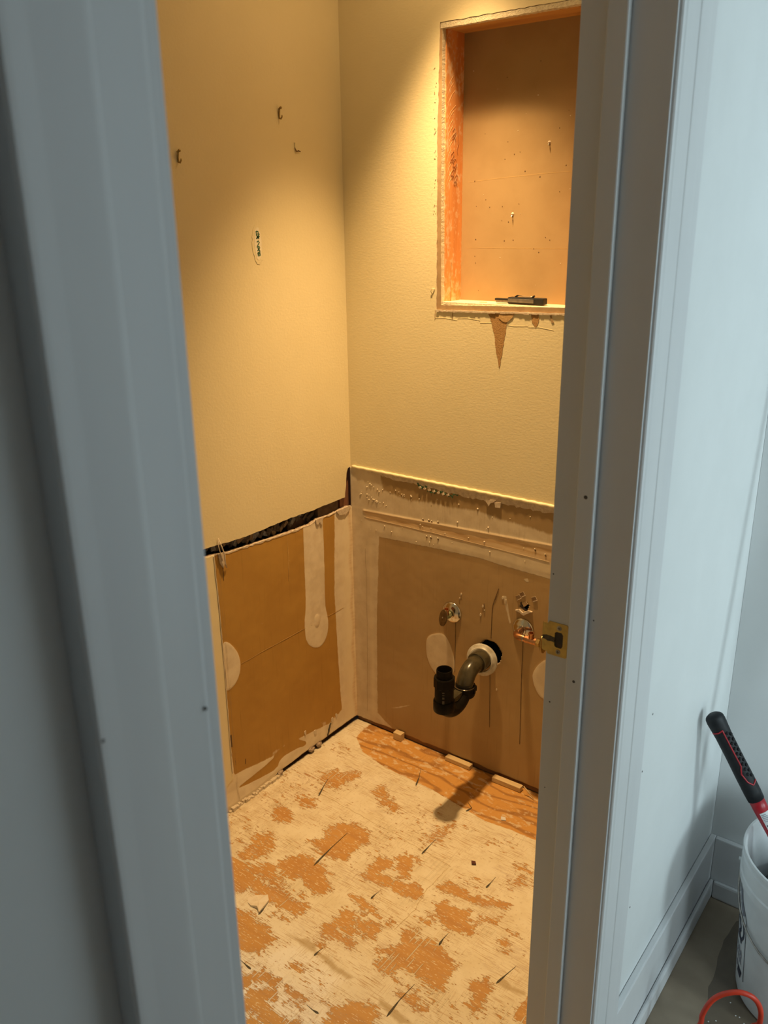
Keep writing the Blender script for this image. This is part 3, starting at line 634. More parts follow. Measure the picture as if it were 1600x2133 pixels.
# green printing showing where the paint has been knocked off
M_BAREP = simple('bare_patch', (0.83, 0.77, 0.62), (0.80, 0.72, 0.55), 100, 0.9)
slab('bare_patch', 'L', jag([(-0.344+0.020*math.cos(a), 1.563+0.050*math.sin(a)) for a in np.linspace(0, 6.0, 16)], 0.006, 0.0015, True, seed=8), [], 0.0010, -0.001, [M_PAINT, M_PAINT], wl)
slab('bare_patch', 'L', jag([(-0.344+0.0125*math.cos(a), 1.563+0.040*math.sin(a)) for a in np.linspace(0, 6.0, 16)], 0.004, 0.0010, True, seed=9), [], 0.0014, -0.001, [M_BAREP, M_BAREP], wl)
def stroke(plane, pts, w, d, par, mat=None): ribbon('printed_mark', plane, pts, w, mat or M_GREEN, par, d=d, taper=False, th=0.0004)
cx, cz = -0.344, 1.563
for st in ([(-.005,.030),(.002,.029),(.003,.024),(-.004,.023),(-.005,.030)], [(-.005,.022),(.004,.012)], [(.006,.024),(-.005,.012)], [(-.004,.013),(.006,.018)],
           [(-.004,.004),(.001,.007),(.004,.003),(-.001,-.003),(-.005,-.007),(.004,-.007)], [(-.002,-.009),(.005,-.019)], [(.005,-.009),(-.003,-.017)], [(-.003,-.022),(.004,-.020),(.005,-.028),(-.002,-.029),(-.003,-.022)], [(-.003,-.025),(.005,-.024)]):
    stroke('L', [(cx+a*1.05, cz+b) for a, b in st], 0.0030, 0.0019, wl)
# torn nick in the paint
slab('paint_flap', 'L', [(-0.191, 1.806), (-0.186, 1.803), (-0.176, 1.789), (-0.187, 1.787), (-0.192, 1.795)], [], 0.0030, -0.001, [M_PAINT, M_PAINT], wl)
ribbon('nick', 'L', [(-0.193, 1.792), (-0.187, 1.785), (-0.180, 1.787), (-0.172, 1.785)], 0.0035, M_LINE, wl, d=0.0034)

# ------------------------------------------------------------------ wall_back (plumbing wall)
OUT = [(0.3185, 2.066), (0.3125, 1.795), (0.3135, 1.3835), (0.74, 1.3935), (0.74, 2.068)]
hole_o = jag(OUT[:4], 0.010, 0.0009, seed=11) + jag([OUT[4], OUT[0]], 0.012, 0.0009, seed=12)[:-1]
ZB = 0.8985
wb = slab('wall_back', 'B', [(0.0, ZB), (XI, ZB), (XI, ZC), (0.0, ZC)], [hole_o], 0.0, -0.0018, [M_PAINT, M_TORNW])
tag(wb, 'pale yellow painted wall with the open niche above the drain pipe', 'wall', kind='structure')
INN = [(0.3245, 2.0535), (0.3245, 1.681), (0.3270, 1.3985), (0.74, 1.4095), (0.74, 2.056)]
hole_i = jag(INN[:4], 0.005, 0.00025, seed=21) + jag([INN[4], INN[0]], 0.005, 0.0006, seed=22)[:-1]
slab('bare_gypsum', 'B', jag([(0.3195, 2.0530), (0.740, 2.0560), (0.740, 2.0675), (0.3195, 2.0655)], 0.008, 0.0006, True, seed=17), [], -0.0010, -0.0030, [M_GYP, M_GYP], wb)
slab('drywall_core', 'B', [(0.27, 1.34), (0.80, 1.34), (0.80, 2.11), (0.27, 2.11)], [hole_i], -0.0018, -0.0172, [M_PAPERD, M_GYP], wb)
nb = empty('niche', (0.52, 0.06, 1.40), 'rough opening framed by an orange stud, header and sill', 'niche', kind='structure')
box('stud', (0.283, 0.0175, 1.30), (0.3265, 0.1000, 2.15), M_STUD, nb)
box('stud', (0.700, 0.0175, 1.30), (0.738, 0.1000, 2.15), M_STUD, nb)
box('header', (0.3266, 0.0175, 2.055), (0.6999, 0.1000, 2.093), M_HEADER, nb)
box('sill', (0.3266, 0.0175, 1.366), (0.6999, 0.1000, 1.4045), M_SILL, nb, 0.001)
slab('sill_lip', 'F', jag([(0.328, 0.030), (0.328, 0.006), (0.699, 0.006), (0.699, 0.030)], 0.006, 0.0016, False, seed=31), [], 1.4062, 1.4000, [M_SILL, M_GYP], nb)
bp = box('back_panel', (0.283, 0.1001, 1.30), (0.738, 0.1130, 2.15), M_PAPER, nb); bp['label'] = 'brown drywall paper at the back of the niche'
for (x, z) in ((0.575, 1.789), (0.480, 1.625)):
    lathe('screw_tip', (x, 0.1000, z), (0, -1, 0), [(0.0001, 0.006), (0.0012, 0.0035), (0.0034, 0.0012), (0.0045, 0.0)], M_TORNW, nb, 10)
    lathe('screw_point', (x+0.0004, 0.0960, z-0.0035), (0, -0.8, -0.6), [(0.0016, 0), (0.0010, 0.003), (0.0002, 0.0055)], M_STEEL, nb, 8)
for i in range(46):
    x, z = random.uniform(0.34, 0.66), random.uniform(1.43, 2.0); r = random.uniform(0.0008, 0.0019)
    lathe('speck', (x, 0.10005, z), (0, -1, 0), [(0.0001, 0.0007), (r*0.7, 0.0005), (r, 0)], M_LINE if i % 4 else M_MUD, nb, 6, smooth=False)
ribbon('paper_crease', 'B', [(0.345, 1.706), (0.43, 1.712), (0.56, 1.719), (0.66, 1.722)], 0.0022, simple('crease', (0.48, 0.32, 0.14), (0.44, 0.29, 0.12), 40, 0.8), nb, d=-0.09996, th=0.0003)
ribbon('paper_crease', 'B', [(0.345, 1.541), (0.45, 1.541), (0.66, 1.542)], 0.0016, simple('crease2', (0.48, 0.32, 0.14), (0.44, 0.29, 0.12), 40, 0.8), nb, d=-0.09996, th=0.0003)
# pen scribbles on the stud (x = 0.3266 face): polylines in (y, z)
M_PEN = simple('pen_ink', (0.28, 0.13, 0.06), (0.34, 0.16, 0.07), 200, 0.8)
def stud_line(pts, w=0.0007, mat=M_PEN):
    bm = bmesh.new(); add_sweep(bm, [(0.3270, y, z) for y, z in pts], w/2, 5); from_bm('pen_line', bm, mat, nb)
r = random.Random(3)
for k, (y0, z0) in enumerate(((0.055, 1.83), (0.050, 1.775), (0.060, 1.755), (0.052, 1.735), (0.066, 1.72))):
    pts = []
    for i in range(12):
        a = i*1.15; pts.append((y0+0.011*math.cos(a)*r.uniform(0.4, 1.1), z0-0.0035*i*0.6+0.011*math.sin(a*1.3)*r.uniform(0.4, 1)))
    stud_line(pts)
stud_line([(0.075, 1.84), (0.079, 1.80), (0.070, 1.785), (0.076, 1.77)])
stud_line([(0.048, 1.405), (0.049, 1.44), (0.0485, 1.47), (0.050, 1.505)])
# chalky smears across the stud
M_CHALK = simple('chalk_dust', (0.72, 0.44, 0.24), (0.68, 0.38, 0.18), 200, 0.9)
for k in range(15):
    z0 = 1.955-0.017*k-r.uniform(0, 0.008); bm = bmesh.new()
    y0, y1 = 0.022, 0.022+r.uniform(0.022, 0.042)
    add_sweep(bm, [(0.3259, y0, z0-0.030), (0.3259, (y0+y1)/2, z0-0.008), (0.3259, y1, z0+0.006), (0.3259, y1+0.002, z0-0.001), (0.3259, (y0+y1)/2, z0-0.016)], [0.0007, 0.0010, 0.0012, 0.0009, 0.0005], 5)
    from_bm('chalk_smear', bm, M_CHALK, nb)
# scars around the opening
rr = random.Random(9)
for k in range(26):
    z = rr.uniform(1.62, 1.97); x = 0.3105-abs(rr.gauss(0, 0.0045))
    ribbon('paint_chip', 'B', [(x, z), (x-rr.uniform(-0.002, 0.004), z+rr.uniform(-0.006, 0.006))], rr.uniform(0.0010, 0.0022), M_PAPERD if k % 3 else M_TORNW, wb, d=0.0008, th=0.001)
tube('paint_curl', [(0.300, -0.001, 1.424), (0.297, -0.003, 1.433), (0.302, -0.004, 1.441), (0.308, -0.001, 1.440)], 0.0009, M_PAINT, wb, 6)
for (x0, z0, x1, z1) in ((0.310, 1.384, 0.309, 1.36), (0.366, 1.384, 0.364, 1.362)):
    ribbon('tear_line', 'B', [(x0, z0), ((x0+x1)/2, (z0+z1)/2), (x1, z1)], 0.0022, M_PAPERD, wb, d=0.0009)
for k in range(5):
    x = 0.34+0.07*k; z = 1.368-rr.uniform(0, 0.014)
    ribbon('paint_wrinkle', 'B', [(x-0.03, z), (x, z-rr.uniform(-0.003, 0.004)), (x+0.04, z-rr.uniform(-0.004, 0.006))], 0.0012, M_PAINT, wb, d=0.00045, th=0.0014)
DRIP1 = [(0.473,1.3875),(0.505,1.388),(0.55,1.389),(0.542,1.374),(0.529,1.364),(0.525,1.33),(0.518,1.286),(0.511,1.245),(0.502,1.279),(0.494,1.327),(0.484,1.361)]
DRIP2 = [(0.597,1.389),(0.618,1.3895),(0.618,1.369),(0.611,1.355),(0.601,1.368)]
for k, dp in enumerate((DRIP1, DRIP2)):
    slab('torn_paper', 'B', jag(dp, 0.007, 0.0012, True, seed=40+k), [], 0.0007, -0.0005, [M_TORN, M_TORN], wb)
slab('torn_paper', 'B', jag([(0.509, 1.3885), (0.551, 1.389), (0.545, 1.375), (0.531, 1.365), (0.517, 1.366), (0.506, 1.374)], 0.006, 0.0012, True, seed=47), [], 0.0016, -0.0005, [simple('torn_paper_light', (0.50, 0.32, 0.14), (0.42, 0.25, 0.10), 200, 0.95, bump=0.6, bscale=400), M_TORN], wb)
slab('torn_paper', 'B', jag([(0.648, 1.3905), (0.652, 1.388), (0.660, 1.372), (0.655, 1.369), (0.650, 1.380)], 0.006, 0.0008, True, seed=48), [], 0.0012, -0.0005, [M_PAPERD, M_PAPERD], wb)
bm = bmesh.new()
for k in range(50):
    a = 0.3145+k*0.0075; add_box(bm, (a, -0.0022-0.001*rr.random(), 1.3815+0.0235*k*0.0075/0.9-0.002*rr.random()), (a+0.0078, 0.001, 1.3845+0.0235*k*0.0075/0.9+0.0012*rr.random()))
from_bm('torn_edge', bm, M_TORNW, wb)

# lower board of the plumbing wall
B_PAPER = [(0.106,0.689),(0.198,0.693),(0.303,0.697),(0.467,0.701),(0.56,0.696),(0.685,0.692),(0.735,0.691),(1.09,0.69),(1.09,-0.05),(0.487,-0.03),(0.173,0.003),(0.088,0.055),(0.091,0.385)]
B_GLUE = [(0.119,0.886),(0.182,0.888),(0.302,0.888),(0.462,0.891),(0.681,0.889),(1.09,0.889),(1.09,0.82),(0.685,0.822),(0.584,0.831),(0.525,0.833),(0.463,0.844),(0.368,0.837),(0.302,0.839),(0.217,0.831),(0.128,0.845)]
B_ORANGE = [(0.046,0.764),(0.683,0.789),(1.09,0.795),(1.09,0.742),(0.682,0.742),(0.543,0.741),(0.061,0.74)]
B_PATCH = [[(0.283,0.392),(0.304,0.414),(0.348,0.431),(0.374,0.395),(0.392,0.335),(0.384,0.3),(0.341,0.273),(0.305,0.29),(0.283,0.333)], [(0.649,0.396),(0.67,0.433),(0.695,0.453),(0.727,0.452),(0.726,0.345),(0.691,0.317),(0.667,0.332),(0.65,0.365)]]
B_LIGHT = [[(0.541,0.606),(0.557,0.61),(0.576,0.526),(0.567,0.523)], [(0.603,0.672),(0.621,0.68),(0.627,0.666),(0.615,0.663)], [(0.115,0.083),(0.228,0.139),(0.232,0.137),(0.174,0.101)]]
HOLE2 = [(0.610,0.578),(0.597,0.587),(0.602,0.604),(0.608,0.600),(0.620,0.606),(0.629,0.597),(0.622,0.575)]
B_PATCH = [chaikin(p) for p in B_PATCH]
def b_mud(U, V):
    m = 1-soft(U, V, B_PAPER, 0.009)
    for p in B_PATCH: m = np.maximum(m, soft(U, V, p, 0.004))
    for p in B_LIGHT: m = np.maximum(m, 0.62*soft(U, V, p, 0.004))
    m = np.maximum(m, np.clip(0.75-(V-0.0)/0.06, 0, 0.6)*vnoise(U, V, 0.03, 14)*1.1)
    return m
def b_glue(U, V):
    g = soft(U, V, B_GLUE, 0.010)*0.95
    return np.maximum(g, 0.16*(V > 0.775)*(V < 0.86)*np.clip((U-0.02)/0.05, 0, 1))*(V < 0.893)
def b_orange(U, V): return np.maximum(soft(U, V, B_ORANGE, 0.006)*1.0, np.clip(1-U/0.016, 0, 1)*0.4*(V < 0.76))
def b_cream(U, V): return np.clip((np.clip(1-np.abs(U-0.072)/0.014, 0, 1)*0.30*(V < 0.68))+0.28*np.clip(1-np.abs(V-0.72)/0.02, 0, 1)+0.35*np.clip(1-np.abs(V-0.772-0.037*(U-0.05))/0.006, 0, 1), 0, 1)
def b_dark(U, V):
    h = np.hypot(U-0.509, V-0.414)
    return np.clip(1-np.abs(h-0.0395)/0.004, 0, 1)*0.6 + np.clip(1-(sdf(U, V, HOLE2)+0.004)**2/0.00003, 0, 1)*0.15
def b_relief(U, V):
    r = sum(0.0012*soft(U, V, p, 0.004) for p in B_PATCH) + 0.0014*(1-soft(U, V, B_PAPER, 0.016)) + 0.0030*np.clip(1-U/0.035, 0, 1)**2
    r = r + 0.0022*np.clip(1-np.abs(V-(0.7635+0.0392*(U-0.046)))/0.005, 0, 1)*(U > 0.045)
    r = r + 0.0008*(vnoise(U, V, 0.035, 6)-0.5)
    return r
def b_hole(u, v):
    return (np.hypot((u-0.509), v-0.414) < 0.0390+0.0010*np.sin(7*np.arctan2(v-0.414, u-0.509))) | (sdf(u, v, HOLE2) > 0)
us = np.concatenate([np.arange(0.0, 0.74, 0.0028), np.array([0.78, 0.85, 0.95, XI])])
zb = lambda u: (0.016+0.006*(vnoise(u, u*0, 0.03, 33)-0.5), np.full(u.shape, ZB-0.0005))
lb = grid_board('lower_drywall', 'B', us, zb, 330, b_relief, {'mud': b_mud, 'glue': b_glue, 'orange': b_orange, 'cream': b_cream, 'dark': b_dark, 'paint': lambda U, V: np.zeros(U.shape)}, [M_BOARD_B, M_GYPD], hole=b_hole, parent=wb)
lb['label'] = 'bare brown drywall where the vanity stood'
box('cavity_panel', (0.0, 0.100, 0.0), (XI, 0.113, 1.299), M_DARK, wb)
box('bottom_plate', (0.0, 0.0132, 0.0), (XI, 0.0990, 0.030), M_PLATE, wb)
box('bottom_gap_strip', (0.0, 0.0040, 0.0), (XI, 0.0125, 0.0135), M_PLATE, wb)
# bead of old caulk along the cut paint, with torn paper hanging under it
n = 110; bead = [(0.008+i*(1.07/n), -0.0022, ZB+0.0010+0.0006*math.sin(i*1.7)) for i in range(n+1)]
tube('caulk_bead', bead, [0.0046+0.0006*math.sin(i*2.3) for i in range(n+1)], M_PAINT, wb, seg=10)
T = [(0.02,0.896),(0.10,0.893),(0.141,0.888),(0.155,0.883),(0.173,0.883),(0.234,0.886),(0.302,0.881),(0.359,0.878),(0.423,0.877),(0.478,0.879),(0.538,0.878),(0.611,0.878),(0.679,0.88),(1.08,0.88)]
tf = interp(T); low = []
x = 1.08
while x > 0.02:
    low.append((x, float(tf(x))-rr.uniform(-0.003, 0.0035))); x -= rr.uniform(0.004, 0.011)
slab('torn_paper_strip', 'B', [(0.02, ZB), (1.08, ZB)] + low, [], 0.0034, 0.0005, [M_TORNW, M_TORNW], wb)
slab('torn_flap', 'B', [(0.484,0.876),(0.497,0.884),(0.516,0.886),(0.508,0.878),(0.499,0.874),(0.494,0.864),(0.490,0.871)], [], 0.0065, 0.0025, [M_TORNW, M_TORNW], wb)
slab('plaster_chip', 'B', [(0.512,0.880),(0.531,0.882),(0.530,0.866),(0.514,0.865)], [], 0.0060, 0.001, [M_TORNW, M_TORNW], wb)
rg = random.Random(5)
for k in range(15):
    x = 0.252+0.0098*k; z = 0.8845-0.0115*min(k/5, 1)+rg.uniform(-0.004, 0.004)
    pts = [(x+rg.uniform(-0.004, 0.006), z+rg.uniform(-0.005, 0.005)) for _ in range(4)]
    ribbon('printed_mark', 'B', pts, 0.0030 if k < 6 else 0.0020, M_GREEN, wb, d=0.0045, taper=False, th=0.002)
for k in range(7):
    x = 0.262+0.016*k; z = 0.879-0.006*min(k/5, 1)
    slab('plaster_chip', 'B', [(x-0.004, z), (x+0.003, z+0.004), (x+0.006, z-0.002), (x, z-0.005)], [], 0.0062, 0.001, [M_TORNW, M_TORNW], wb)
for q in ([(0.531,0.624),(0.518,0.585),(0.5125,0.565),(0.511,0.461)], [(0.511,0.343),(0.515,0.163)], [(0.389,0.478),(0.389,0.31)], [(0.614,0.484),(0.615,0.322),(0.618,0.145)], [(0.3,0.868),(0.3,0.824)], [(0.525, 0.60), (0.520, 0.585)], [(0.484, 0.565), (0.487, 0.55), (0.486, 0.54)]):
    ribbon('pencil_line', 'B', jag(q, 0.03, 0.0004, seed=2), 0.0013, M_LINE, wb, d=0.0014, th=0.002, taper=False)
for q in ([(0.052,0.639),(0.054,0.544),(0.053,0.357),(0.045,0.049)], [(0.051,0.743),(0.303,0.745),(0.682,0.742)]):
    ribbon('compound_seam', 'B', jag(q, 0.03, 0.0006, seed=3), 0.0010, M_MUDL, wb, d=0.0022, th=0.002)
# beads of dried adhesive
for k in range(75):
    if k < 45: x = rr.uniform(0.05, 0.24); z = 0.845-0.22*(x-0.12)*0.25+rr.gauss(0, 0.006) if k % 2 else 0.805+rr.gauss(0, 0.006)
    else: x = rr.uniform(0.03, 0.66); z = rr.uniform(0.70, 0.86)
    if k % 2 == 0 and k < 45: x = 0.03+abs(rr.gauss(0.05, 0.03)); z = 0.815-0.25*(x-0.05)+rr.gauss(0, 0.005)
    s = rr.uniform(0.0012, 0.0032)
    lathe('adhesive_bead', (x, -0.0012, z), (0, -1, 0), [(0.0001, s*0.9), (s*0.7, s*0.55), (s, 0)], M_MUD, wb, 7)
for (x, z) in ((0.273,0.778),(0.294,0.779),(0.304,0.778),(0.326,0.78),(0.286,0.726),(0.301,0.727),(0.326,0.728),(0.64,0.765),(0.671,0.757)):
    lathe('screw_hole', (x, -0.0014, z), (0, -1, 0), [(0.0001, 0.0012), (0.0022, 0.0010), (0.0026, 0)], M_LINE, wb, 8, smooth=False)
    lathe('adhesive_bead', (x-0.002, -0.0014, z+0.004), (0, -1, 0), [(0.0001, 0.0025), (0.0016, 0.0014), (0.0022, 0)], M_MUD, wb, 7)
for (x, z, s) in ((0.407, 0.575, 0.004), (0.402, 0.56, 0.003), (0.481, 0.556, 0.0045), (0.487, 0.545, 0.003), (0.474, 0.527, 0.005), (0.545, 0.60, 0.005), (0.555, 0.595, 0.003), (0.535, 0.30, 0.004), (0.357, 0.525, 0.006)):
    slab('paper_nick', 'B', jag([(x+s*0.6*math.cos(a), z+s*math.sin(a)) for a in np.linspace(0, 5.5, 6)], 0.003, 0.0006, True), [], 0.0020, -0.0005, [M_MUD, M_TORNW], wb)
# little rectangular scars above the broken hole
for (x, z, a) in ((0.594, 0.614, 0.6), (0.606, 0.626, 0.6), (0.643, 0.622, 0.5)):
    c, s_ = math.cos(a), math.sin(a)
    P = [(x+c*u-s_*v, z+s_*u+c*v) for u, v in ((-0.007, -0.006), (0.007, -0.006), (0.007, 0.006), (-0.007, 0.006))]
    slab('paper_scar', 'B', P, [], 0.0012, -0.0005, [simple('scar_brown', (0.22, 0.14, 0.07), (0.17, 0.10, 0.05), 60, 0.9), M_TORNW], wb)
    ribbon('torn_edge', 'B', [P[0], P[1]], 0.0022, M_TORNW, wb, d=0.0030, th=0.002)
slab('torn_flap', 'B', jag([(0.588,0.575),(0.600,0.580),(0.612,0.572),(0.626,0.584),(0.640,0.582),(0.628,0.576),(0.614,0.565),(0.604,0.570)], 0.005, 0.0012, True, seed=3), [], 0.0060, 0.0005, [M_TORNW, M_TORNW], wb)
slab('torn_flap', 'B', jag([(0.605,0.600),(0.618,0.609),(0.625,0.600),(0.612,0.590)], 0.005, 0.001, True, seed=4), [], 0.0010, -0.006, [M_PAPERD, M_TORNW], wb)

# strips of wood and caulk at the foot of both walls
def strip_thing(name, lo, hi, mat, label, rz=0.0):
    c = Vector([(a+b)/2 for a, b in zip(lo, hi)]); base = Vector((c.x, c.y, lo[2]))
    bm = bmesh.new(); add_box(bm, Vector(lo)-base, Vector(hi)-base, 0.0012)
    for v in bm.verts: v.co += Vector((mnoise.noise(v.co*90), mnoise.noise(v.co*90+Vector((5, 0, 0))), 0))*0.0015
    me_o = from_bm(name, bm, mat); me_o.location = base; me_o.rotation_euler.z = rz
    return tag(me_o, label, 'wood scrap', 'wood scraps at the foot of the plumbing wall')
strip_thing('wood_scrap', (0.170, -0.0255, 0.0005), (0.201, -0.0045, 0.026), M_PINE, 'short block of pine against the wall near the corner')
strip_thing('wood_scrap', (0.372, -0.0240, 0.0005), (0.462, -0.0045, 0.014), M_PINE, 'long pale pine strip at the wall left of the pipe shadow')
strip_thing('wood_scrap', (0.545, -0.0300, 0.0005), (0.640, -0.0105, 0.016), M_PINE, 'long pale pine strip at the wall right of the pipe shadow', 0.02)
bm = bmesh.new()
for k in range(26):
    y = -0.60+k*0.0085; add_box(bm, (0.001, y, -0.002), (0.009+0.006*rr.random(), y+0.009, 0.004+0.008*rr.random()), 0.0012)
from_bm('caulk_remains', bm, M_MUD, wl)
for (y, z) in ((-0.385, 0.010), (-0.24, 0.013), (-0.205, 0.012)):
    bm = bmesh.new(); bmesh.ops.create_icosphere(bm, subdivisions=2, radius=1)
    for v in bm.verts: v.co = Vector((0.004+v.co.x*0.007, y+v.co.y*0.012, z+v.co.z*0.007)) + Vector((1, 1, 1))*0.004*mnoise.noise(v.co*3+Vector((y*40, 0, 0)))
    from_bm('plaster_crumb', bm, M_GYPD, wl)
ribbon('crack', 'L', jag([(-0.158, 0.018), (-0.150, 0.030), (-0.152, 0.040), (-0.139, 0.056)], 0.006, 0.002, seed=2), 0.006, M_GOUGE, wl, d=0.0024, th=0.002)

# ------------------------------------------------------------------ remaining room shell
def paint_box(name, lo, hi, label, mat, cat='wall'):
    return tag(box(name, lo, hi, mat), label, cat, kind='structure')
paint_box('ceiling', (-0.10, -1.80, ZC), (XI, 0.10, ZC+0.02), 'flat ceiling over the bathroom', M_PAINT, 'ceiling')
paint_box('wall_near', (0.0, -1.82, 0.0), (XI, -1.80, ZC), 'bathroom end wall hidden left of the doorway', M_PAINT)
# door wall, split around the opening
dwl = tag(box('wall_front', (XI+0.004, -4.2, 0.0), (XW, YL-0.018, ZC), M_HALL), 'white hall wall with the doorway to the bathroom', 'wall', kind='structure')
box('wall_panel', (XI+0.004, YR+0.018, 0.0), (XW, 0.0, ZC), M_HALL, dwl)
box('wall_panel', (XI+0.004, YL-0.018, 2.07), (XW, YR+0.018, ZC), M_HALL, dwl)
paint_box('wall_return', (XW+0.0005, YC, 0.0), (1.95, 0.02, ZC), 'grey white wall at the far end of the hall behind the bucket', M_HALL)
paint_box('wall_opposite', (2.15, -3.2, 0.0), (2.27, -1.12, ZC), 'unseen hall wall opposite the doorway, placed to block window light', M_HALL)  # unseen wall, ended here to keep window light off the near casing
paint_box('ceiling_hall', (XW, -3.2, ZC), (3.8, 0.6, ZC+0.02), 'flat white ceiling over the hall', M_HALL, 'ceiling')
hf = paint_box('floor_hall', (XW, -3.2, -0.03), (3.8, 0.6, HZ), 'brown grey hall floor under the bucket', M_HFLOOR, 'floor')
DAMP = [(1.300,-0.175),(1.318,-0.150),(1.42,-0.14),(1.60,-0.20),(1.62,-0.62),(1.42,-0.66),(1.335,-0.70),(1.318,-0.60),(1.312,-0.52),(1.318,-0.46),(1.306,-0.40),(1.300,-0.33),(1.292,-0.25)]
slab('damp_stain', 'F', jag(DAMP, 0.02, 0.0025, True, seed=4), [], HZ+0.0004, HZ-0.002, [M_DAMP, M_DAMP], hf)
slab('floor_joint', 'F', [(XW+0.03, -0.585), (1.36, -0.585), (1.36, -0.582), (XW+0.03, -0.582)], [], HZ+0.0005, HZ-0.002, [M_DAMP, M_DAMP], hf)
rr = random.Random(12)
for k in range(7):
    x, y = rr.uniform(1.33, 1.42), rr.uniform(-0.55, -0.38)
    lathe('grit', (x, y, HZ+0.0004), (0, 0, 1), [(0.0016, 0), (0.0013, 0.0008), (0.0001, 0.0012)], M_LABEL, hf, 6)

# window that lights the hall, out of view to the right
wn = empty('window_1', (3.70, -0.55, 0.8), 'tall narrow window with a white frame lighting the hall', 'window', kind='structure')
for lo, hi in (((3.68, -0.87, 0.65), (3.74, -0.82, 1.65)), ((3.68, -0.28, 0.65), (3.74, -0.23, 1.65)), ((3.68, -0.82, 0.65), (3.74, -0.28, 0.70)), ((3.68, -0.82, 1.60), (3.74, -0.28, 1.65))):
    box('window_frame', lo, hi, M_WHITE, wn)
w2 = empty('fill_opening', (3.70, -2.2, 0.6), 'wide added window frame around the hall fill light', 'window', kind='structure')  # made-up window, added only to go with the fill light
for lo, hi in (((3.68, -2.95, 0.55), (3.74, -2.90, 2.05)), ((3.68, -1.50, 0.55), (3.74, -1.45, 2.05)), ((3.68, -2.90, 0.55), (3.74, -1.50, 0.60)), ((3.68, -2.90, 2.00), (3.74, -1.50, 2.05))):
    box('window_frame', lo, hi, M_WHITE, w2)
ww = paint_box('wall_window', (3.75, -1.45, 0.0), (3.80, -1.04, ZC), 'wall between the hall window and the added fill opening', M_HALL)
box('wall_panel', (3.75, -3.2, 0.0), (3.80, -2.95, ZC), M_HALL, ww)
box('wall_panel', (3.75, -2.95, 0.0), (3.80, -1.45, 0.55), M_HALL, ww)
box('wall_panel', (3.75, -2.95, 2.05), (3.80, -1.45, ZC), M_HALL, ww)
paint_box('wall_end', (XW, -3.32, 0.0), (2.27, -3.20, ZC), 'wall closing the near end of the hall', M_HALL)
box('wall_panel', (3.75, -0.23, 0.0), (3.80, 0.6, ZC), M_HALL, ww)
box('wall_panel', (3.75, -1.04, 0.65), (3.80, -0.87, 1.65), M_HALL, ww)
box('wall_panel', (3.75, -1.04, 0.0), (3.80, -0.23, 0.65), M_HALL, ww)
box('wall_panel', (3.75, -1.04, 1.65), (3.80, -0.23, ZC), M_HALL, ww)

# ------------------------------------------------------------------ door frame and casings
df = empty('door_1', (1.15, -1.23, 0.0), 'white painted door frame of the bathroom doorway', 'door frame', kind='structure')
XJ = 1.2085
box('jamb', (XI, YR, 0.0), (XJ, YR+0.017, 2.05), M_WHITE, df, 0.0012)
box('stop', (1.1245, YR-0.011, 0.0), (1.1525, YR-0.0002, 2.04), M_WHITE, df, 0.0022)
box('jamb', (XI, YL-0.017, 0.0), (XJ, YL, 2.05), M_WHITE, df, 0.0012)
box('stop', (1.1245, YL+0.0002, 0.0), (1.1525, YL+0.011, 2.04), M_WHITE, df, 0.0022)
box('head_jamb', (XI, YL, 2.033), (XJ, YR, 2.05), M_WHITE, df, 0.0012)
M_SPOT = simple('paint_nick', (0.06, 0.05, 0.045), (0.12, 0.10, 0.09), 200, 0.8)
for (x, z, s) in ((1.139, 1.237, 0.0035), (1.1394, 0.9367, 0.0028)):
    lathe('paint_nick', (x, YR-0.0108, z), (0, -1, 0), [(0.0001, 0.0007), (s*0.7, 0.0006), (s, 0)], M_SPOT, df, 7, smooth=False)
for (x, z, s) in ((1.0904, 1.102, 0.0014), (1.0961, 0.880, 0.0018), (1.0962, 0.716, 0.0013), (1.160, 1.043, 0.0016)):
    lathe('paint_nick', (x, YR+0.0002, z), (0, -1, 0), [(0.0001, 0.0007), (s*0.7, 0.0006), (s, 0)], M_SPOT, df, 7, smooth=False)
# strike plate let into the jamb, its lip running past the jamb edge into the room
zs0, zs1 = 0.9655, 1.0225
sp = slab('strike_plate', 'B', [(1.0865, zs0+0.004), (1.0885, zs0), (1.1185, zs0), (1.1205, zs0+0.002), (1.1205, zs1-0.002), (1.1185, zs1), (1.0885, zs1), (1.0865, zs1-0.004)],
          [[(1.0990, zs0+0.0175), (1.1020, zs0+0.0150), (1.1105, zs0+0.0150), (1.1130, zs0+0.0190), (1.1130, zs1-0.0190), (1.1105, zs1-0.0150), (1.1020, zs1-0.0150), (1.0990, zs1-0.0175)]], -YR+0.0014, -YR-0.0004, [M_STRIKE, M_STRIKE], df)
sp['label'] = 'brass strike plate with latch hole'
bm = bmesh.new()
pr = [(1.0866, 0.0014), (1.0815, 0.0012), (1.0775, 0.0000), (1.0755, -0.0030)]
for k, (z0, z1) in enumerate(((zs0+0.004, zs1-0.004),)):
    for j in range(3):
        (xa, da), (xb, db) = pr[j], pr[j+1]
        vs = [bm.verts.new((x, YR-d_, z)) for x, d_, z in ((xa, da, z0), (xb, db, z0+0.0015*j), (xb, db, z1-0.0015*j), (xa, da, z1))]
        vb = [bm.verts.new((v.co.x, v.co.y+0.0016, v.co.z)) for v in vs]
        bm.faces.new(vs); bm.faces.new(vb[::-1])
        for a in range(4): bm.faces.new((vs[a], vb[a], vb[(a+1) % 4], vs[(a+1) % 4]))
from_bm('lip', bm, M_STRIKE, df)
M_LATCH = simple('latch_hole_dark', (0.045, 0.022, 0.012), (0.02, 0.012, 0.008), 120, 0.6)
box('latch_hole', (1.0980, YR-0.0003, zs0+0.014), (1.1140, YR+0.0006, zs1-0.014), M_LATCH, df)
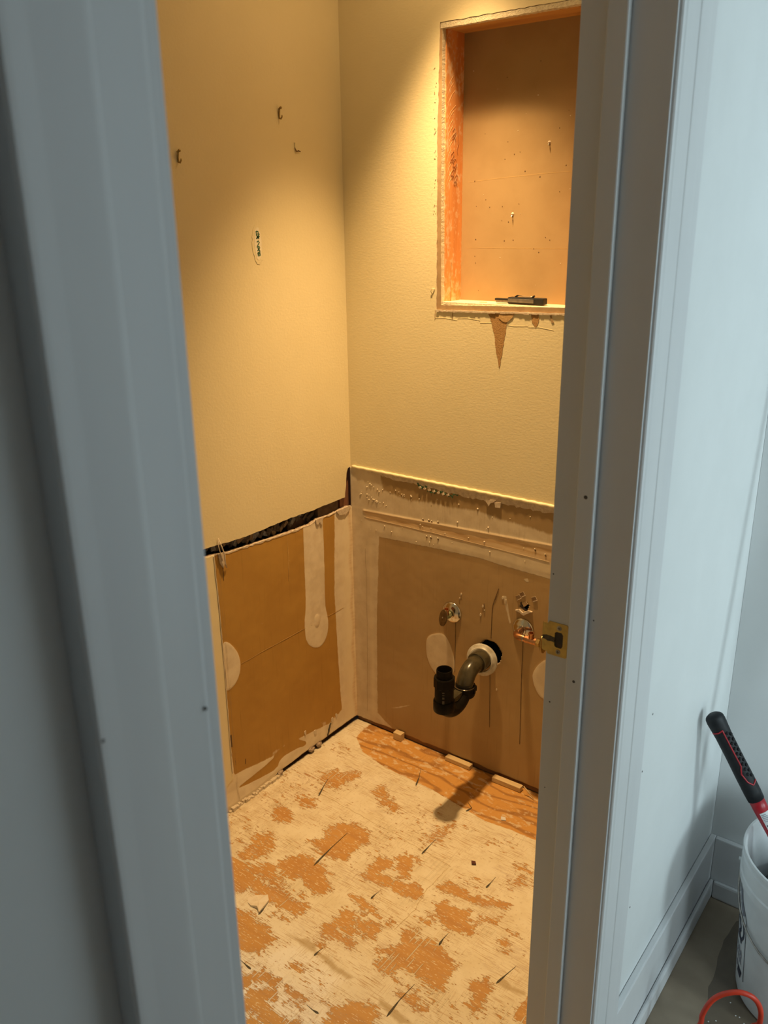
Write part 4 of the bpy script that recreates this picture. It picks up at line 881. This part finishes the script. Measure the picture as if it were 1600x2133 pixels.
slab('wear_mark', 'B', jag([(1.0775, zs0+0.024), (1.0990, zs0+0.0225), (1.0990, zs0+0.0315), (1.0850, zs0+0.0325), (1.0775, zs0+0.0305)], 0.003, 0.0008, True, seed=2), [], -YR+0.0017, -YR+0.0010, [simple('scraped_brass', (0.09, 0.060, 0.028), (0.05, 0.034, 0.018), 150, 0.6), M_LATCH], df)
for z in (zs0+0.0080, zs1-0.0080):
    sh = lathe('screw', (1.1060, YR-0.0014, z), (0, -1, 0), [(0.0042, 0), (0.0040, 0.0006), (0.0020, 0.0010), (0.0001, 0.0011)], M_STEEL, df, 16)
    bm = bmesh.new(); add_box(bm, (1.1060-0.0022, YR-0.0029, z-0.0005), (1.1060+0.0022, YR-0.0023, z+0.0005)); add_box(bm, (1.1060-0.0005, YR-0.0029, z-0.0022), (1.1060+0.0005, YR-0.0023, z+0.0022))
    s2 = from_bm('screw_slot', bm, M_SPOT); s2.parent = sh; s2.data.transform(Matrix.Translation(-df.location)); 
for s2 in [o for o in bpy.data.objects if o.name.startswith('screw_slot')]: pass
# casing profile in (distance from opening edge, thickness), swept up each side
PROF = [(0.0, 0.0), (0.0, 0.008), (0.0015, 0.0100), (0.008, 0.0105), (0.011, 0.0118), (0.016, 0.0122), (0.044, 0.0150), (0.0455, 0.0163), (0.049, 0.0168), (0.080, 0.0180), (0.092, 0.0190), (0.0955, 0.0190), (0.0975, 0.0172), (0.0975, 0.0)]
def casing(name, y_in, sgn, label):
    bm = bmesh.new(); lo = [bm.verts.new((XW+0.0004+t, y_in+sgn*u, HZ)) for u, t in PROF]; hi = [bm.verts.new((v.co.x, v.co.y, 2.14)) for v in lo]
    n_ = len(PROF)
    for i in range(n_): bm.faces.new((lo[i], lo[(i+1) % n_], hi[(i+1) % n_], hi[i]))
    bm.faces.new(lo); bm.faces.new(hi[::-1])
    o = from_bm(name, bm, M_WHITE); return tag(o, label, 'door casing', kind='structure')
c1 = casing('trim_1', YR+0.0035, 1, 'white door casing on the strike plate side of the doorway')
c2 = casing('trim_2', YL-0.0055, -1, 'broad white door casing close to the viewer')
for (y, z, s) in ((-1.633, 1.313, 0.0011), (-1.7145, 1.335, 0.0014)):
    lathe('paint_nick', (XW+0.0135 if y > -1.68 else XW+0.0188, y, z), (1, 0, 0), [(0.0001, 0.0009), (s, 0.0006), (s*1.2, -0.001)], M_SPOT, c2, 7, smooth=False)
for (y, z) in ((-0.679, 0.697), (-0.672, 0.392), (-0.697, 0.977), (-0.654, 0.80)):
    lathe('paint_nick', (XW-0.0005, y, z), (1, 0, 0), [(0.0022, 0), (0.0016, 0.0010), (0.0001, 0.0012)], M_SPOT, dwl, 7, smooth=False)
# baseboards with a quarter-round shoe
def baseboard(name, lo, hi, slo, shi, label):
    o = tag(box(name, lo, hi, M_WHITE, None, 0.003), label, 'baseboard', kind='structure')
    box('shoe_moulding', slo, shi, M_WHITE, o, 0.006); return o
ZB2 = 0.186
baseboard('baseboard_front', (XW+0.0004, YR+0.1015, HZ+0.0005), (XW+0.0140, YC-0.0005, ZB2), (XW+0.0142, YR+0.1015, HZ+0.0005), (XW+0.0245, YC-0.0150, HZ+0.050), 'white baseboard under the bright hall wall beside the casing')
baseboard('baseboard_return', (XW+0.0142, YC-0.0140, HZ+0.0005), (1.95, YC-0.0005, ZB2), (XW+0.0247, YC-0.0245, HZ+0.0005), (1.95, YC-0.0142, HZ+0.050), 'white baseboard in shade behind the bucket')

# ------------------------------------------------------------------ drain trap
pt = empty('drain_trap', (0.50, -0.12, 0.30), 'black plastic drain trap sticking out of the bare wall', 'drain pipe')
YO, YI = -0.124, -0.231; R_ = 0.0241
arm = [(0.5, 0.085, 0.403), (0.5, 0.0, 0.404), (0.5, -0.045, 0.4045)]
tube('stub_pipe', arm, 0.026, M_BLACKABS, pt, 28)
lathe('hub', (0.5, -0.030, 0.4045), (0, -1, 0), [(0.0285, 0), (0.0310, 0.002), (0.0310, 0.030), (0.0285, 0.0325), (0.0245, 0.0325)], M_OLIVEABS, pt, 36)
el = [(0.5, -0.055, 0.4045)]
for i in range(13):
    a = math.pi/2*i/12; el.append((0.5, -0.078-0.046*math.sin(a), 0.4045-0.046+0.046*math.cos(a)))
el.append((0.5, YO, 0.335))
tube('elbow', el, [0.0255]+[0.0250]*13+[0.0240], M_OLIVEABS, pt, 32)
lathe('slip_nut', (0.5, YO, 0.331), (0, 0, 1), [(0.0245, 0), (0.0290, 0.0005), (0.0300, 0.003), (0.0300, 0.012), (0.0322, 0.0135), (0.0322, 0.0285), (0.0310, 0.0300), (0.0262, 0.0300), (0.0250, 0.0270)], M_BLACKABS, pt, 36)
bm = bmesh.new()
for k in range(10):
    a = 2*math.pi*k/10; c, s_ = math.cos(a), math.sin(a)
    m4 = Matrix.Translation((0.5+0.0325*c, YO+0.0325*s_, 0.3520)) @ Matrix.Rotation(a, 4, 'Z')
    g = bmesh.ops.create_cube(bm, size=1.0); bmesh.ops.scale(bm, vec=(0.0035, 0.007, 0.0135), verts=g['verts']); bmesh.ops.transform(bm, matrix=m4, verts=g['verts'])
from_bm('nut_lugs', bm, M_BLACKABS, pt)
tor = lathe('nut_rim', (0.5, YO, 0.3612), (0, 0, 1), [(0.0264, 0.0), (0.0306, 0.0), (0.0308, 0.0010), (0.0290, 0.0016), (0.0264, 0.0012), (0.0264, 0.0)], M_CHROME, pt, 36)
tor['label'] = 'pale rim of the slip nut'  # pale metal ring along the upper edge of the nut
ub = [(0.5, YO, 0.352)]; YM = (YO+YI)/2; RU = (YO-YI)/2; ZU = 0.3725
for i in range(0, 25):
    a = math.pi*i/24; ub.append((0.5, YM+RU*math.cos(a), ZU-RU*math.sin(a)))
ub.append((0.5, YI, 0.385))
tube('u_bend', ub, 0.0245, M_BLACKABS, pt, 32)
fl_ = bmesh.new()   # flat web inside the bend
slabp = [(YM+0.030*math.cos(a), ZU-0.030*math.sin(a)) for a in np.linspace(0.15*math.pi, 0.85*math.pi, 12)]
vs = [fl_.verts.new((0.5+0.012, y, z)) for y, z in slabp]; vb = [fl_.verts.new((0.5-0.012, y, z)) for y, z in slabp]
fl_.faces.new(vs); fl_.faces.new(vb[::-1])
for a in range(len(vs)): fl_.faces.new((vs[a], vb[a], vb[(a+1) % 12], vs[(a+1) % 12]))
from_bm('web', fl_, M_OLIVEABS, pt)
lathe('inlet_hub', (0.5, YI, 0.335), (0, 0, 1), [(0.0240, 0), (0.0288, 0.001), (0.0300, 0.004), (0.0300, 0.030), (0.0288, 0.033), (0.0262, 0.034)], M_BLACKABS, pt, 36)
lathe('inlet_tube', (0.5, YI, 0.366), (0, 0, 1), [(0.0262, 0), (0.0262, 0.044), (0.0278, 0.046)], M_BLACKABS, pt, 36)
lathe('inlet_collar', (0.5, YI, 0.411), (0, 0, 1), [(0.0262, 0), (0.0296, 0.001), (0.0296, 0.026), (0.0280, 0.028), (0.0225, 0.028)], M_BLACKABS, pt, 10, smooth=False)
lathe('inlet_spigot', (0.5, YI, 0.436), (0, 0, 1), [(0.0222, 0), (0.0222, 0.024), (0.0216, 0.0262), (0.0196, 0.0262), (0.0190, 0.024), (0.0190, -0.05), (0.0001, -0.051)], M_BLACKABS, pt, 36)
# raised moulded lettering blocks on the tube, seen from the room
M_RAISE = simple('moulded_marks', (0.05, 0.042, 0.036), (0.035, 0.03, 0.026), 90, 0.35)
for k, (zz, h_) in enumerate(((0.403, 0.004), (0.396, 0.003), (0.387, 0.006), (0.373, 0.012))):
    a = math.radians(-62); c, s_ = math.cos(a), math.sin(a); bm = bmesh.new()
    g = bmesh.ops.create_cube(bm, size=1.0); bmesh.ops.scale(bm, vec=(0.0008, 0.006, h_), verts=g['verts'])
    bmesh.ops.transform(bm, matrix=Matrix.Translation((0.5+0.0264*c, YI+0.0264*s_, zz)) @ Matrix.Rotation(a, 4, 'Z'), verts=g['verts']); from_bm('moulded_mark', bm, M_RAISE, pt)
# loose white flange hanging on the stub pipe, tilted
tilt = Vector((0.10, -1, 0.14)).normalized()
fc = Vector((0.497, -0.026, 0.398))
lathe('wall_flange', fc, tilt, [(0.0335, -0.004), (0.0475, -0.004), (0.0490, 0.000), (0.0470, 0.004), (0.0400, 0.0075), (0.0380, 0.0110), (0.0340, 0.0115), (0.0335, -0.004)], M_PVC, pt, 44)['label'] = 'dirty white wall flange'

# ------------------------------------------------------------------ shut-off valves
def valve_flange(par, x, z, rad=0.0325):
    lathe('wall_flange', (x, -0.0014, z), (0, -1, 0), [(rad+0.0005, 0), (rad, 0.002), (rad*0.93, 0.0040), (rad*0.70, 0.0070), (rad*0.45, 0.0090), (rad*0.42, 0.0120), (0.0090, 0.0125), (0.0085, 0.0)], M_CHROME, par, 40)['label'] = 'chrome wall flange'
v1 = empty('shutoff_valve', (0.376, -0.0014, 0.507), 'shut-off valve with an oval bronze handle turned to the viewer, left of the trap', 'valve', 'shut-off valves')
valve_flange(v1, 0.376, 0.507)
lathe('supply_stub', (0.376, -0.002, 0.507), (0, -1, 0), [(0.0080, 0), (0.0080, 0.018)], M_COPPER, v1, 20)
M_VERD = simple('verdigris_brass', (0.36, 0.34, 0.18), (0.20, 0.24, 0.14), 130, 0.5, 0.5)
lathe('valve_body', (0.376, -0.016, 0.507), (0, -1, 0), [(0.0100, 0), (0.0112, 0.001), (0.0112, 0.010), (0.0095, 0.012), (0.0095, 0.020), (0.0075, 0.022), (0.0060, 0.030)], M_VERD, v1, 8, smooth=False)
lathe('outlet', (0.376, -0.031, 0.512), (0.1, -0.15, 1), [(0.0075, 0), (0.0075, 0.012), (0.0085, 0.013), (0.0085, 0.019), (0.0055, 0.019), (0.0055, 0.008), (0.0001, 0.007)], M_COPPER, v1, 20)
h1 = lathe('handle', (0.376, -0.044, 0.5065), (-0.30, -1, 0.16), [(0.0060, -0.003), (0.0170, 0.000), (0.0185, 0.0025), (0.0180, 0.0052), (0.0120, 0.0062), (0.0050, 0.0058), (0.0001, 0.0056)], M_BRONZE, v1, 40, ell=(1.45, 0.86), up=(0.12, 0, 1))
lathe('handle_screw', (0.3742, -0.0500, 0.5075), (-0.30, -1, 0.16), [(0.0030, -0.0005), (0.0027, 0.0008), (0.0001, 0.0010)], M_STEEL, v1, 12)
v2 = empty('shutoff_valve', (0.613, -0.0014, 0.521), 'copper elbowed shut-off valve beside the brass strike plate', 'valve', 'shut-off valves')
valve_flange(v2, 0.613, 0.521)
pe = [(0.613, 0.02, 0.521), (0.613, -0.020, 0.522), (0.613, -0.034, 0.5225)]
for i in range(1, 9):
    a = math.pi/2*i/8; pe.append((0.613+0.017*(1-math.cos(a)), -0.034-0.017*math.sin(a), 0.5225))
pe += [(0.640, -0.051, 0.5222), (0.652, -0.051, 0.522)]
tube('copper_elbow', pe, [0.0082, 0.0082, 0.0098]+[0.0098]*8+[0.0098, 0.0082], M_COPPER, v2, 22)
lathe('solder_collar', (0.6385, -0.051, 0.5222), (1, 0, 0), [(0.0098, 0), (0.0104, 0.001), (0.0104, 0.003), (0.0098, 0.004)], M_STEEL, v2, 22)
lathe('valve_body', (0.646, -0.051, 0.522), (1, 0, 0), [(0.0085, 0), (0.0102, 0.001), (0.0102, 0.034), (0.0085, 0.036)], M_COPPER, v2, 8, smooth=False)
lathe('packing_nut', (0.681, -0.051, 0.522), (1, 0, 0), [(0.0080, 0), (0.0122, 0.001), (0.0122, 0.011), (0.0090, 0.013), (0.0060, 0.020)], M_BRASS, v2, 6, smooth=False)
lathe('outlet', (0.664, -0.051, 0.527), (0.05, -0.1, 1), [(0.0072, 0), (0.0072, 0.012), (0.0084, 0.013), (0.0084, 0.019), (0.0055, 0.019), (0.0055, 0.008), (0.0001, 0.007)], M_COPPER, v2, 20)
lathe('handle', (0.698, -0.051, 0.522), (1, -0.12, 0.10), [(0.0060, -0.003), (0.0165, 0.000), (0.0180, 0.0025), (0.0175, 0.0050), (0.0110, 0.0060), (0.0001, 0.0056)], M_BRASS, v2, 40, ell=(1.42, 0.86), up=(0, 0.12, 1))

# ------------------------------------------------------------------ utility knife on the sill
kz = 1.4064
kn = empty('utility_knife', (0.55, 0.052, kz), 'black and silver folding knife lying on the niche sill', 'knife')
bm = bmesh.new(); add_box(bm, (0.506, 0.040, kz), (0.608, 0.064, kz+0.0165), 0.003)
from_bm('handle', bm, M_BLACK, kn)
box('side_plate', (0.5085, 0.0375, kz+0.0042), (0.5820, 0.0405, kz+0.0135), simple('dull_silver', (0.26, 0.25, 0.24), (0.20, 0.19, 0.18), 60, 0.4, 0.8), kn, 0.001)
box('blade_holder', (0.4650, 0.046, kz+0.0070), (0.5065, 0.058, kz+0.0120), M_BLACK, kn, 0.001)
box('blade', (0.4680, 0.048, kz+0.0012), (0.5065, 0.0495, kz+0.0062), M_STEEL, kn, 0.0003)
tube('clip_wire', [(0.5300, 0.050, kz+0.0215), (0.5480, 0.050, kz+0.0195), (0.5650, 0.050, kz+0.0185), (0.5760, 0.050, kz+0.0200)], 0.0007, M_STEEL, kn, 8)
for x, a in ((0.527, 0.45), (0.575, 0.75)):
    bm = bmesh.new(); g = bmesh.ops.create_cube(bm, size=1.0); bmesh.ops.scale(bm, vec=(0.0075, 0.006, 0.0034), verts=g['verts'])
    bmesh.ops.transform(bm, matrix=Matrix.Translation((x, 0.050, kz+0.0190)) @ Matrix.Rotation(-a, 4, 'Y'), verts=g['verts']); from_bm('clip_lug', bm, M_BLACK, kn)
sd = box('wood_sliver', (0.425, 0.036, 1.4064), (0.444, 0.044, 1.4078), M_PINE); tag(sd, 'tiny pale splinter lying on the niche sill', 'wood scrap')

# ------------------------------------------------------------------ picture hooks on the facing wall
def hook(y, z, label):
    h = empty('picture_hook', (0.0, y, z-0.014), label, 'hook', 'picture hooks')
    lathe('nail', (-0.002, y, z), (1, 0, 0.25), [(0.0012, 0), (0.0012, 0.009), (0.0032, 0.0095), (0.0036, 0.0110), (0.0024, 0.0128), (0.0001, 0.0132)], M_BRASS, h, 14)
    tube('hook_strip', [(0.0045, y, z+0.004), (0.0030, y, z-0.004), (0.0016, y, z-0.015), (0.0030, y, z-0.0215), (0.0075, y, z-0.0225), (0.0105, y+0.001, z-0.0180), (0.0108, y+0.001, z-0.0140)], [0.0016, 0.0019, 0.0022, 0.0022, 0.0020, 0.0018, 0.0014], M_BRASS, h, 8)
hook(-0.2445, 1.880, 'small brass picture hook, the one higher up the wall')
hook(-0.580, 1.766, 'small brass picture hook close to the near door casing')

# ------------------------------------------------------------------ debris on the bathroom floor
def chip(name, pts, h, mat, label, z=0.0012):
    c = Vector((sum(p[0] for p in pts)/len(pts), sum(p[1] for p in pts)/len(pts), z))
    o = slab(name, 'F', [(p[0]-c.x, p[1]-c.y) for p in pts], [], h, 0.0, [mat, mat]); o.location = c
    return tag(o, label, 'debris')
chip('floor_chip', [(0.674, -0.359), (0.684, -0.355), (0.691, -0.363), (0.681, -0.369)], 0.004, simple('dark_red_chip', (0.10, 0.022, 0.010), (0.07, 0.016, 0.008), 80, 0.6), 'small dark red chip lying on the floor')
chip('floor_chip', [(0.648, -0.155), (0.660, -0.151), (0.668, -0.162), (0.655, -0.168)], 0.002, M_LABEL, 'small white chip lying on the bare plywood', -0.0004)
# torn flap of vinyl backing still stuck to the floor
bm = bmesh.new(); P = [(0.286, -0.800), (0.298, -0.783), (0.312, -0.771), (0.324, -0.768), (0.337, -0.778), (0.341, -0.798), (0.344, -0.820), (0.330, -0.812), (0.312, -0.816), (0.296, -0.812)]
vt = [bm.verts.new((x, y, 0.0016+0.007*max(0, 1-abs(x-0.33)/0.02)+0.002*rr.random())) for x, y in P]; vb = [bm.verts.new((x, y, 0.0003)) for x, y in P]
ct = bm.verts.new((0.317, -0.794, 0.005))
for i in range(len(P)):
    j = (i+1) % len(P); bm.faces.new((vt[i], vt[j], ct)); bm.faces.new((vt[i], vb[i], vb[j], vt[j]))
bm.faces.new(vb[::-1])
tag(from_bm('vinyl_scrap', bm, simple('white_backing', (0.80, 0.72, 0.60), (0.72, 0.62, 0.48), 60, 0.9)), 'curled white scrap of backing stuck to the floor near the casing', 'debris')
tw = tube('wood_splinter', [(0.652, -0.030, 0.030), (0.668, -0.028, 0.014), (0.690, -0.035, 0.003)], [0.0012, 0.002, 0.0008], M_PINE, None, 6); tag(tw, 'thin splinter leaning on the wall beside the door frame', 'wood scrap')

# ------------------------------------------------------------------ bucket in the hall
BX, BY = 1.470, -0.310; BH = 0.365
def br(z): return 0.130+0.019*min(z/0.33, 1.0)
bk = empty('bucket', (BX, BY, HZ+0.0005), 'white plastic pail with dark printing in the hall corner', 'bucket')
prof = [(0.0001, 0.006), (0.118, 0.006), (0.122, 0.0), (0.128, 0.004), (0.1302, 0.012)] + [(br(z), z) for z in (0.06, 0.12, 0.18, 0.24, 0.285)]
prof += [(0.1475, 0.286), (0.1530, 0.289), (0.1535, 0.305), (0.1510, 0.308), (0.1510, 0.326), (0.1535, 0.329), (0.1530, 0.343), (0.1500, 0.346), (0.1500, 0.353), (0.1535, 0.355), (0.1545, 0.360), (0.1530, 0.365), (0.1490, 0.365), (0.1460, 0.358), (0.1450, 0.30), (0.127, 0.012), (0.0001, 0.010)]
lathe('pail', (BX, BY, HZ+0.0005), (0, 0, 1), prof, M_WPL, bk, 64, angle=28)
def bpt(th, z, off=0.0008):
    r_ = br(z)+off; return Vector((BX+r_*math.cos(th), BY+r_*math.sin(th), z+HZ))
def bucket_print(name, quads, mat):
    bm = bmesh.new()
    for (t0, z0), (t1, z1), w_ in quads:
        n_ = 6; dv = Vector(((t1-t0)*0.14, z1-z0)); 
        if dv.length < 1e-6: continue
        dv.normalize(); q = Vector((-dv.y, dv.x))*w_/2; rows = []
        for i in range(n_+1):
            f = i/n_; t, z = t0+(t1-t0)*f, z0+(z1-z0)*f
            rows.append([bm.verts.new(bpt(t+s*q.x/0.14, z+s*q.y, 0.0009)) for s in (-1, 1)])
        for a, b in zip(rows[:-1], rows[1:]): bm.faces.new((a[0], a[1], b[1], b[0]))
    return from_bm(name, bm, mat, bk)
D2R = math.pi/180
def poly_th(pts, w_): return [((a[0]*D2R, a[1]), (b[0]*D2R, b[1]), w_) for a, b in zip(pts[:-1], pts[1:])]
loop = [(207+9*math.cos(a), 0.172+0.028*math.sin(a)) for a in np.linspace(0, 2*math.pi, 18)]
bucket_print('printed_emblem', poly_th(loop, 0.006) + poly_th([(203, 0.19), (209, 0.17), (205, 0.155), (212, 0.138)], 0.008) + poly_th([(200, 0.145), (214, 0.150)], 0.005), M_PRINT)
bucket_print('printed_band', poly_th([(202, 0.262), (206, 0.235), (214, 0.215)], 0.016), M_PRINTG)
bucket_print('printed_border', poly_th([(198, 0.268), (199, 0.06)], 0.0018) + poly_th([(219, 0.215), (221, 0.055)], 0.0018) + poly_th([(198, 0.268), (219, 0.215)], 0.0018), M_PRINT)
lets = []
for (a, z) in ((203, 0.12), (208, 0.117), (213, 0.112), (203, 0.102), (208, 0.098), (213, 0.094)):
    lets += poly_th([(a-1.8, z-0.008), (a-0.5, z+0.008), (a+1.5, z-0.008)], 0.0034) + poly_th([(a-1.2, z), (a+1.2, z)], 0.0028)
bucket_print('printed_letters', lets + poly_th([(203, 0.078), (206, 0.066)], 0.012), M_PRINTG)
bucket_print('printed_block', poly_th([(208, 0.066), (216, 0.060)], 0.020), M_PRINT)
for th in (math.pi*1.0, 0.0):
    e = bpt(th, 0.287, 0.010); lathe('ear', bpt(th, 0.287, 0.003), (math.cos(th), math.sin(th), 0), [(0.010, 0), (0.009, 0.004), (0.004, 0.006), (0.004, 0.010), (0.0001, 0.0105)], M_WPL, bk, 14)
bail = []
for i in range(25):
    th = math.pi + math.pi*i/24; sag = math.sin(math.pi*i/24)
    z = 0.287-0.115*sag**0.8; r_ = max(br(z)+0.006, 0.150-0.004*sag)
    bail.append((BX+r_*math.cos(th), BY+r_*math.sin(th), z+HZ))
tube('bail_wire', bail, 0.0022, M_STEEL, bk, 8)
coil = []
for i in range(70):
    a = i*0.36; rr_ = 0.105+0.006*math.sin(i*0.7); coil.append((BX+rr_*math.cos(a), BY+rr_*math.sin(a), 0.205+0.0011*i))
cc = tube('cable_coil', [tuple(Vector(c)-Vector((BX, BY, 0.20))) for c in coil], 0.009, M_BLACK, None, 8); cc.location = (BX, BY, 0.20)
tag(cc, 'black coiled cable inside the white pail', 'cable')

# ------------------------------------------------------------------ hammer standing in the bucket
HT = Vector((1.2295, -0.346, 0.648)); HP = Vector((1.3555, -0.310, 0.418)); ax = (HP-HT).normalized()
cv = (CAM-HT).normalized(); nn = (cv-ax*cv.dot(ax)).normalized(); bb = ax.cross(nn)
HL = 0.62
hm = empty('hammer', HT+ax*HL, 'long handled hammer with black and red grip leaning out of the pail', 'hammer')
gl = 0.205
pts = [HT+ax*s for s in (-0.004, 0.0, 0.004, 0.012, 0.026, 0.050, 0.10, 0.15, 0.185, gl)]
tube('grip', pts, [0.0095, 0.0150, 0.0172, 0.0180, 0.0172, 0.0160, 0.0158, 0.0164, 0.0165, 0.0158], M_BLACK, hm, 24, up=nn, ell=(0.82, 1.08))
tube('shaft', [HT+ax*s for s in (gl-0.004, gl+0.02, gl+0.08, HL-0.04)], [0.0150, 0.0148, 0.0130, 0.0130], M_RED, hm, 20, up=nn, ell=(0.85, 1.05))
hd = HT+ax*(HL-0.03); bm = bmesh.new(); g = bmesh.ops.create_cube(bm, size=1.0); bmesh.ops.scale(bm, vec=(0.10, 0.038, 0.038), verts=g['verts'])
bmesh.ops.bevel(bm, geom=bm.edges[:], offset=0.008, segments=2, affect='EDGES')
M4 = Matrix((bb, nn, ax)).transposed().to_4x4(); M4.translation = hd; bmesh.ops.transform(bm, matrix=M4, verts=bm.verts[:]); from_bm('head', bm, M_STEEL, hm)
def hsurf(s, off, r_, eps): 
    rb, rn = r_*1.08, r_*0.82; o_ = max(-0.98, min(0.98, off)); return HT+ax*s+bb*(rb+eps)*o_+nn*(rn+eps)*math.sqrt(1-o_*o_)
def hline(name, so, w_, mat, rad, eps=0.0006):
    pts = []
    for (a, oa), (b, ob) in zip(so[:-1], so[1:]):
        for i in range(5): pts.append(hsurf(a+(b-a)*i/5, oa+(ob-oa)*i/5, rad(a+(b-a)*i/5), eps))
    pts.append(hsurf(so[-1][0], so[-1][1], rad(so[-1][0]), eps))
    return tube(name, pts, w_/2, mat, hm, 8)
grad = lambda s: float(np.interp(s, [0, 0.012, 0.026, 0.05, 0.1, 0.15, 0.185, gl, gl+0.08], [0.015, 0.018, 0.0172, 0.016, 0.0158, 0.0164, 0.0165, 0.0158, 0.0132]))
SG = 1 if bb.dot(rt) > 0 else -1      # +off points to the right of the grip as seen from the doorway
hline('red_inlay', [(0.033, -0.92*SG), (0.033, -0.35*SG), (0.030, 0.10*SG), (0.060, 0.12*SG), (0.100, 0.15*SG), (0.118, 0.16*SG), (0.124, 0.00*SG), (0.134, -0.20*SG), (0.155, 0.02*SG), (0.166, 0.45*SG), (0.160, 0.92*SG)], 0.0030, M_RED, grad)
bm = bmesh.new()
for k in range(9):
    s0 = 0.040+0.0125*k
    for o_ in (0.45, 0.78):
        p = hsurf(s0+(0.006 if o_ > 0.6 else 0), o_*SG, grad(s0), 0.0002); g = bmesh.ops.create_icosphere(bm, subdivisions=1, radius=0.0042); bmesh.ops.translate(bm, vec=p, verts=g['verts'])
from_bm('grip_texture', bm, M_BLACK, hm)
def hpatch(name, s0, s1, o0, o1, mat, eps):
    bm = bmesh.new(); rows = []
    for i in range(9):
        s = s0+(s1-s0)*i/8; rows.append([bm.verts.new(hsurf(s, (o0+(o1-o0)*j/6)*SG, grad(s), eps)) for j in range(7)])
    for a, b in zip(rows[:-1], rows[1:]):
        for j in range(6): bm.faces.new((a[j], a[j+1], b[j+1], b[j]))
    return from_bm(name, bm, mat, hm)
hpatch('paper_label', gl+0.026, gl+0.075, -0.45, 0.95, M_LABEL, 0.0006)
for k in range(5): hpatch('label_text', gl+0.030+0.004*k, gl+0.0315+0.004*k, -0.35, 0.25+0.1*(k % 3), M_PRINTG, 0.0010)
for k in range(3): hpatch('label_text', gl+0.056+0.006*k, gl+0.0595+0.006*k, -0.30, 0.20+0.2*(k % 2), M_PRINT, 0.0010)

# long handle standing in the corner (it throws the slanting shadow on the hall wall)
lh = tube('broom_handle', [tuple(Vector((1.430, -0.390, 0.036))-Vector((1.430, -0.390, 0.036))), tuple(Vector((1.40, -0.126, 1.46))-Vector((1.430, -0.390, 0.036)))], 0.0115, M_PINE, None, 16); lh.location = (1.430, -0.390, 0.036)
tag(lh, 'long wooden broom handle standing in the pail', 'broom handle')

# ------------------------------------------------------------------ orange cord arching up off the hall floor
CP = [(1.1709, -0.66, 0.0237), (1.2709, -0.61, 0.0237), (1.3189, -0.572, 0.0526), (1.3309, -0.56, 0.0826), (1.3311, -0.555, 0.1011), (1.3373, -0.55, 0.1261), (1.3459, -0.545, 0.1449), (1.3585, -0.54, 0.1601), (1.3716, -0.535, 0.1693), (1.3851, -0.53, 0.175), (1.3973, -0.525, 0.1749), (1.4097, -0.52, 0.17), (1.4192, -0.515, 0.1581), (1.4254, -0.51, 0.1404), (1.4278, -0.505, 0.1184), (1.4261, -0.5, 0.0922), (1.4141, -0.496, 0.0572), (1.4561, -0.56, 0.0237), (1.6261, -0.64, 0.0237)]
def catmull(P, n=8):
    P = [Vector(p) for p in P]; out = []
    for i in range(len(P)-1):
        p0, p1, p2, p3 = P[max(i-1, 0)], P[i], P[i+1], P[min(i+2, len(P)-1)]
        for k in range(n):
            t = k/n; out.append(0.5*((2*p1)+(p2-p0)*t+(2*p0-5*p1+4*p2-p3)*t*t+(3*p1-p0-3*p2+p3)*t**3))
    return out+[P[-1]]
cb = Vector(CP[0]); cb.z = 0
cord = tube('extension_cord', [p-cb for p in catmull(CP)], 0.0052, M_CORD, None, 12); cord.location = cb
tag(cord, 'orange red cord looping up in front of the white pail', 'cord')

# ------------------------------------------------------------------ ceiling downlight over the vanity spot
LX, LY = (0.43, -0.205)
dl = empty('downlight', (LX, LY, ZC-0.03), 'recessed warm ceiling downlight above the niche', 'lamp')
lathe('trim_ring', (LX, LY, ZC-0.0005), (0, 0, -1), [(0.085, 0), (0.083, 0.004), (0.060, 0.006), (0.056, 0.0)], M_WHITE, dl, 32)
tb = NT('bulb_glow'); tb.b.inputs['Emission Color'].default_value = (*(1.0, 0.64, 0.285), 1); tb.b.inputs['Emission Strength'].default_value = 6.0
lathe('bulb', (LX, LY, ZC-0.0005), (0, 0, -1), [(0.045, 0), (0.043, 0.004), (0.0001, 0.008)], tb.m, dl, 24)
sl = bpy.data.lights.new('downlight_beam', 'SPOT'); sl.energy = 184; sl.color = (1.0, 0.64, 0.285); sl.spot_size = math.radians(68); sl.spot_blend = 1.0; sl.shadow_soft_size = 0.038
so = bpy.data.objects.new('downlight_beam', sl); COL.objects.link(so); so.location = (LX, LY, ZC-0.035); so.parent = None
pl = bpy.data.lights.new('downlight_spill', 'SPOT'); pl.energy = 4.5; pl.color = (1.0, 0.64, 0.285); pl.spot_size = math.radians(172); pl.spot_blend = 0.6; pl.shadow_soft_size = 0.05
po = bpy.data.objects.new('downlight_spill', pl); COL.objects.link(po); po.location = (LX, LY, ZC-0.035)

# details that ride on a part become its sub-parts (all share the thing's origin)
def sub(child, part, root):
    for c in [o for o in root.children if o.name.split('.')[0] == child]:
        c.parent = [o for o in root.children if o.name.split('.')[0] == part][0]
sub('handle_screw', 'handle', v1); sub('nut_lugs', 'slip_nut', pt); sub('nut_rim', 'slip_nut', pt); sub('moulded_mark', 'inlet_tube', pt)
sub('label_text', 'paper_label', hm); sub('red_inlay', 'grip', hm); sub('grip_texture', 'grip', hm); sub('ear', 'pail', bk)
sub('printed_letters', 'pail', bk); sub('printed_block', 'pail', bk); sub('printed_emblem', 'pail', bk); sub('printed_band', 'pail', bk); sub('printed_border', 'pail', bk)
sub('side_plate', 'handle', kn); sub('clip_lug', 'clip_wire', kn); sub('screw_point', 'screw_tip', nb)
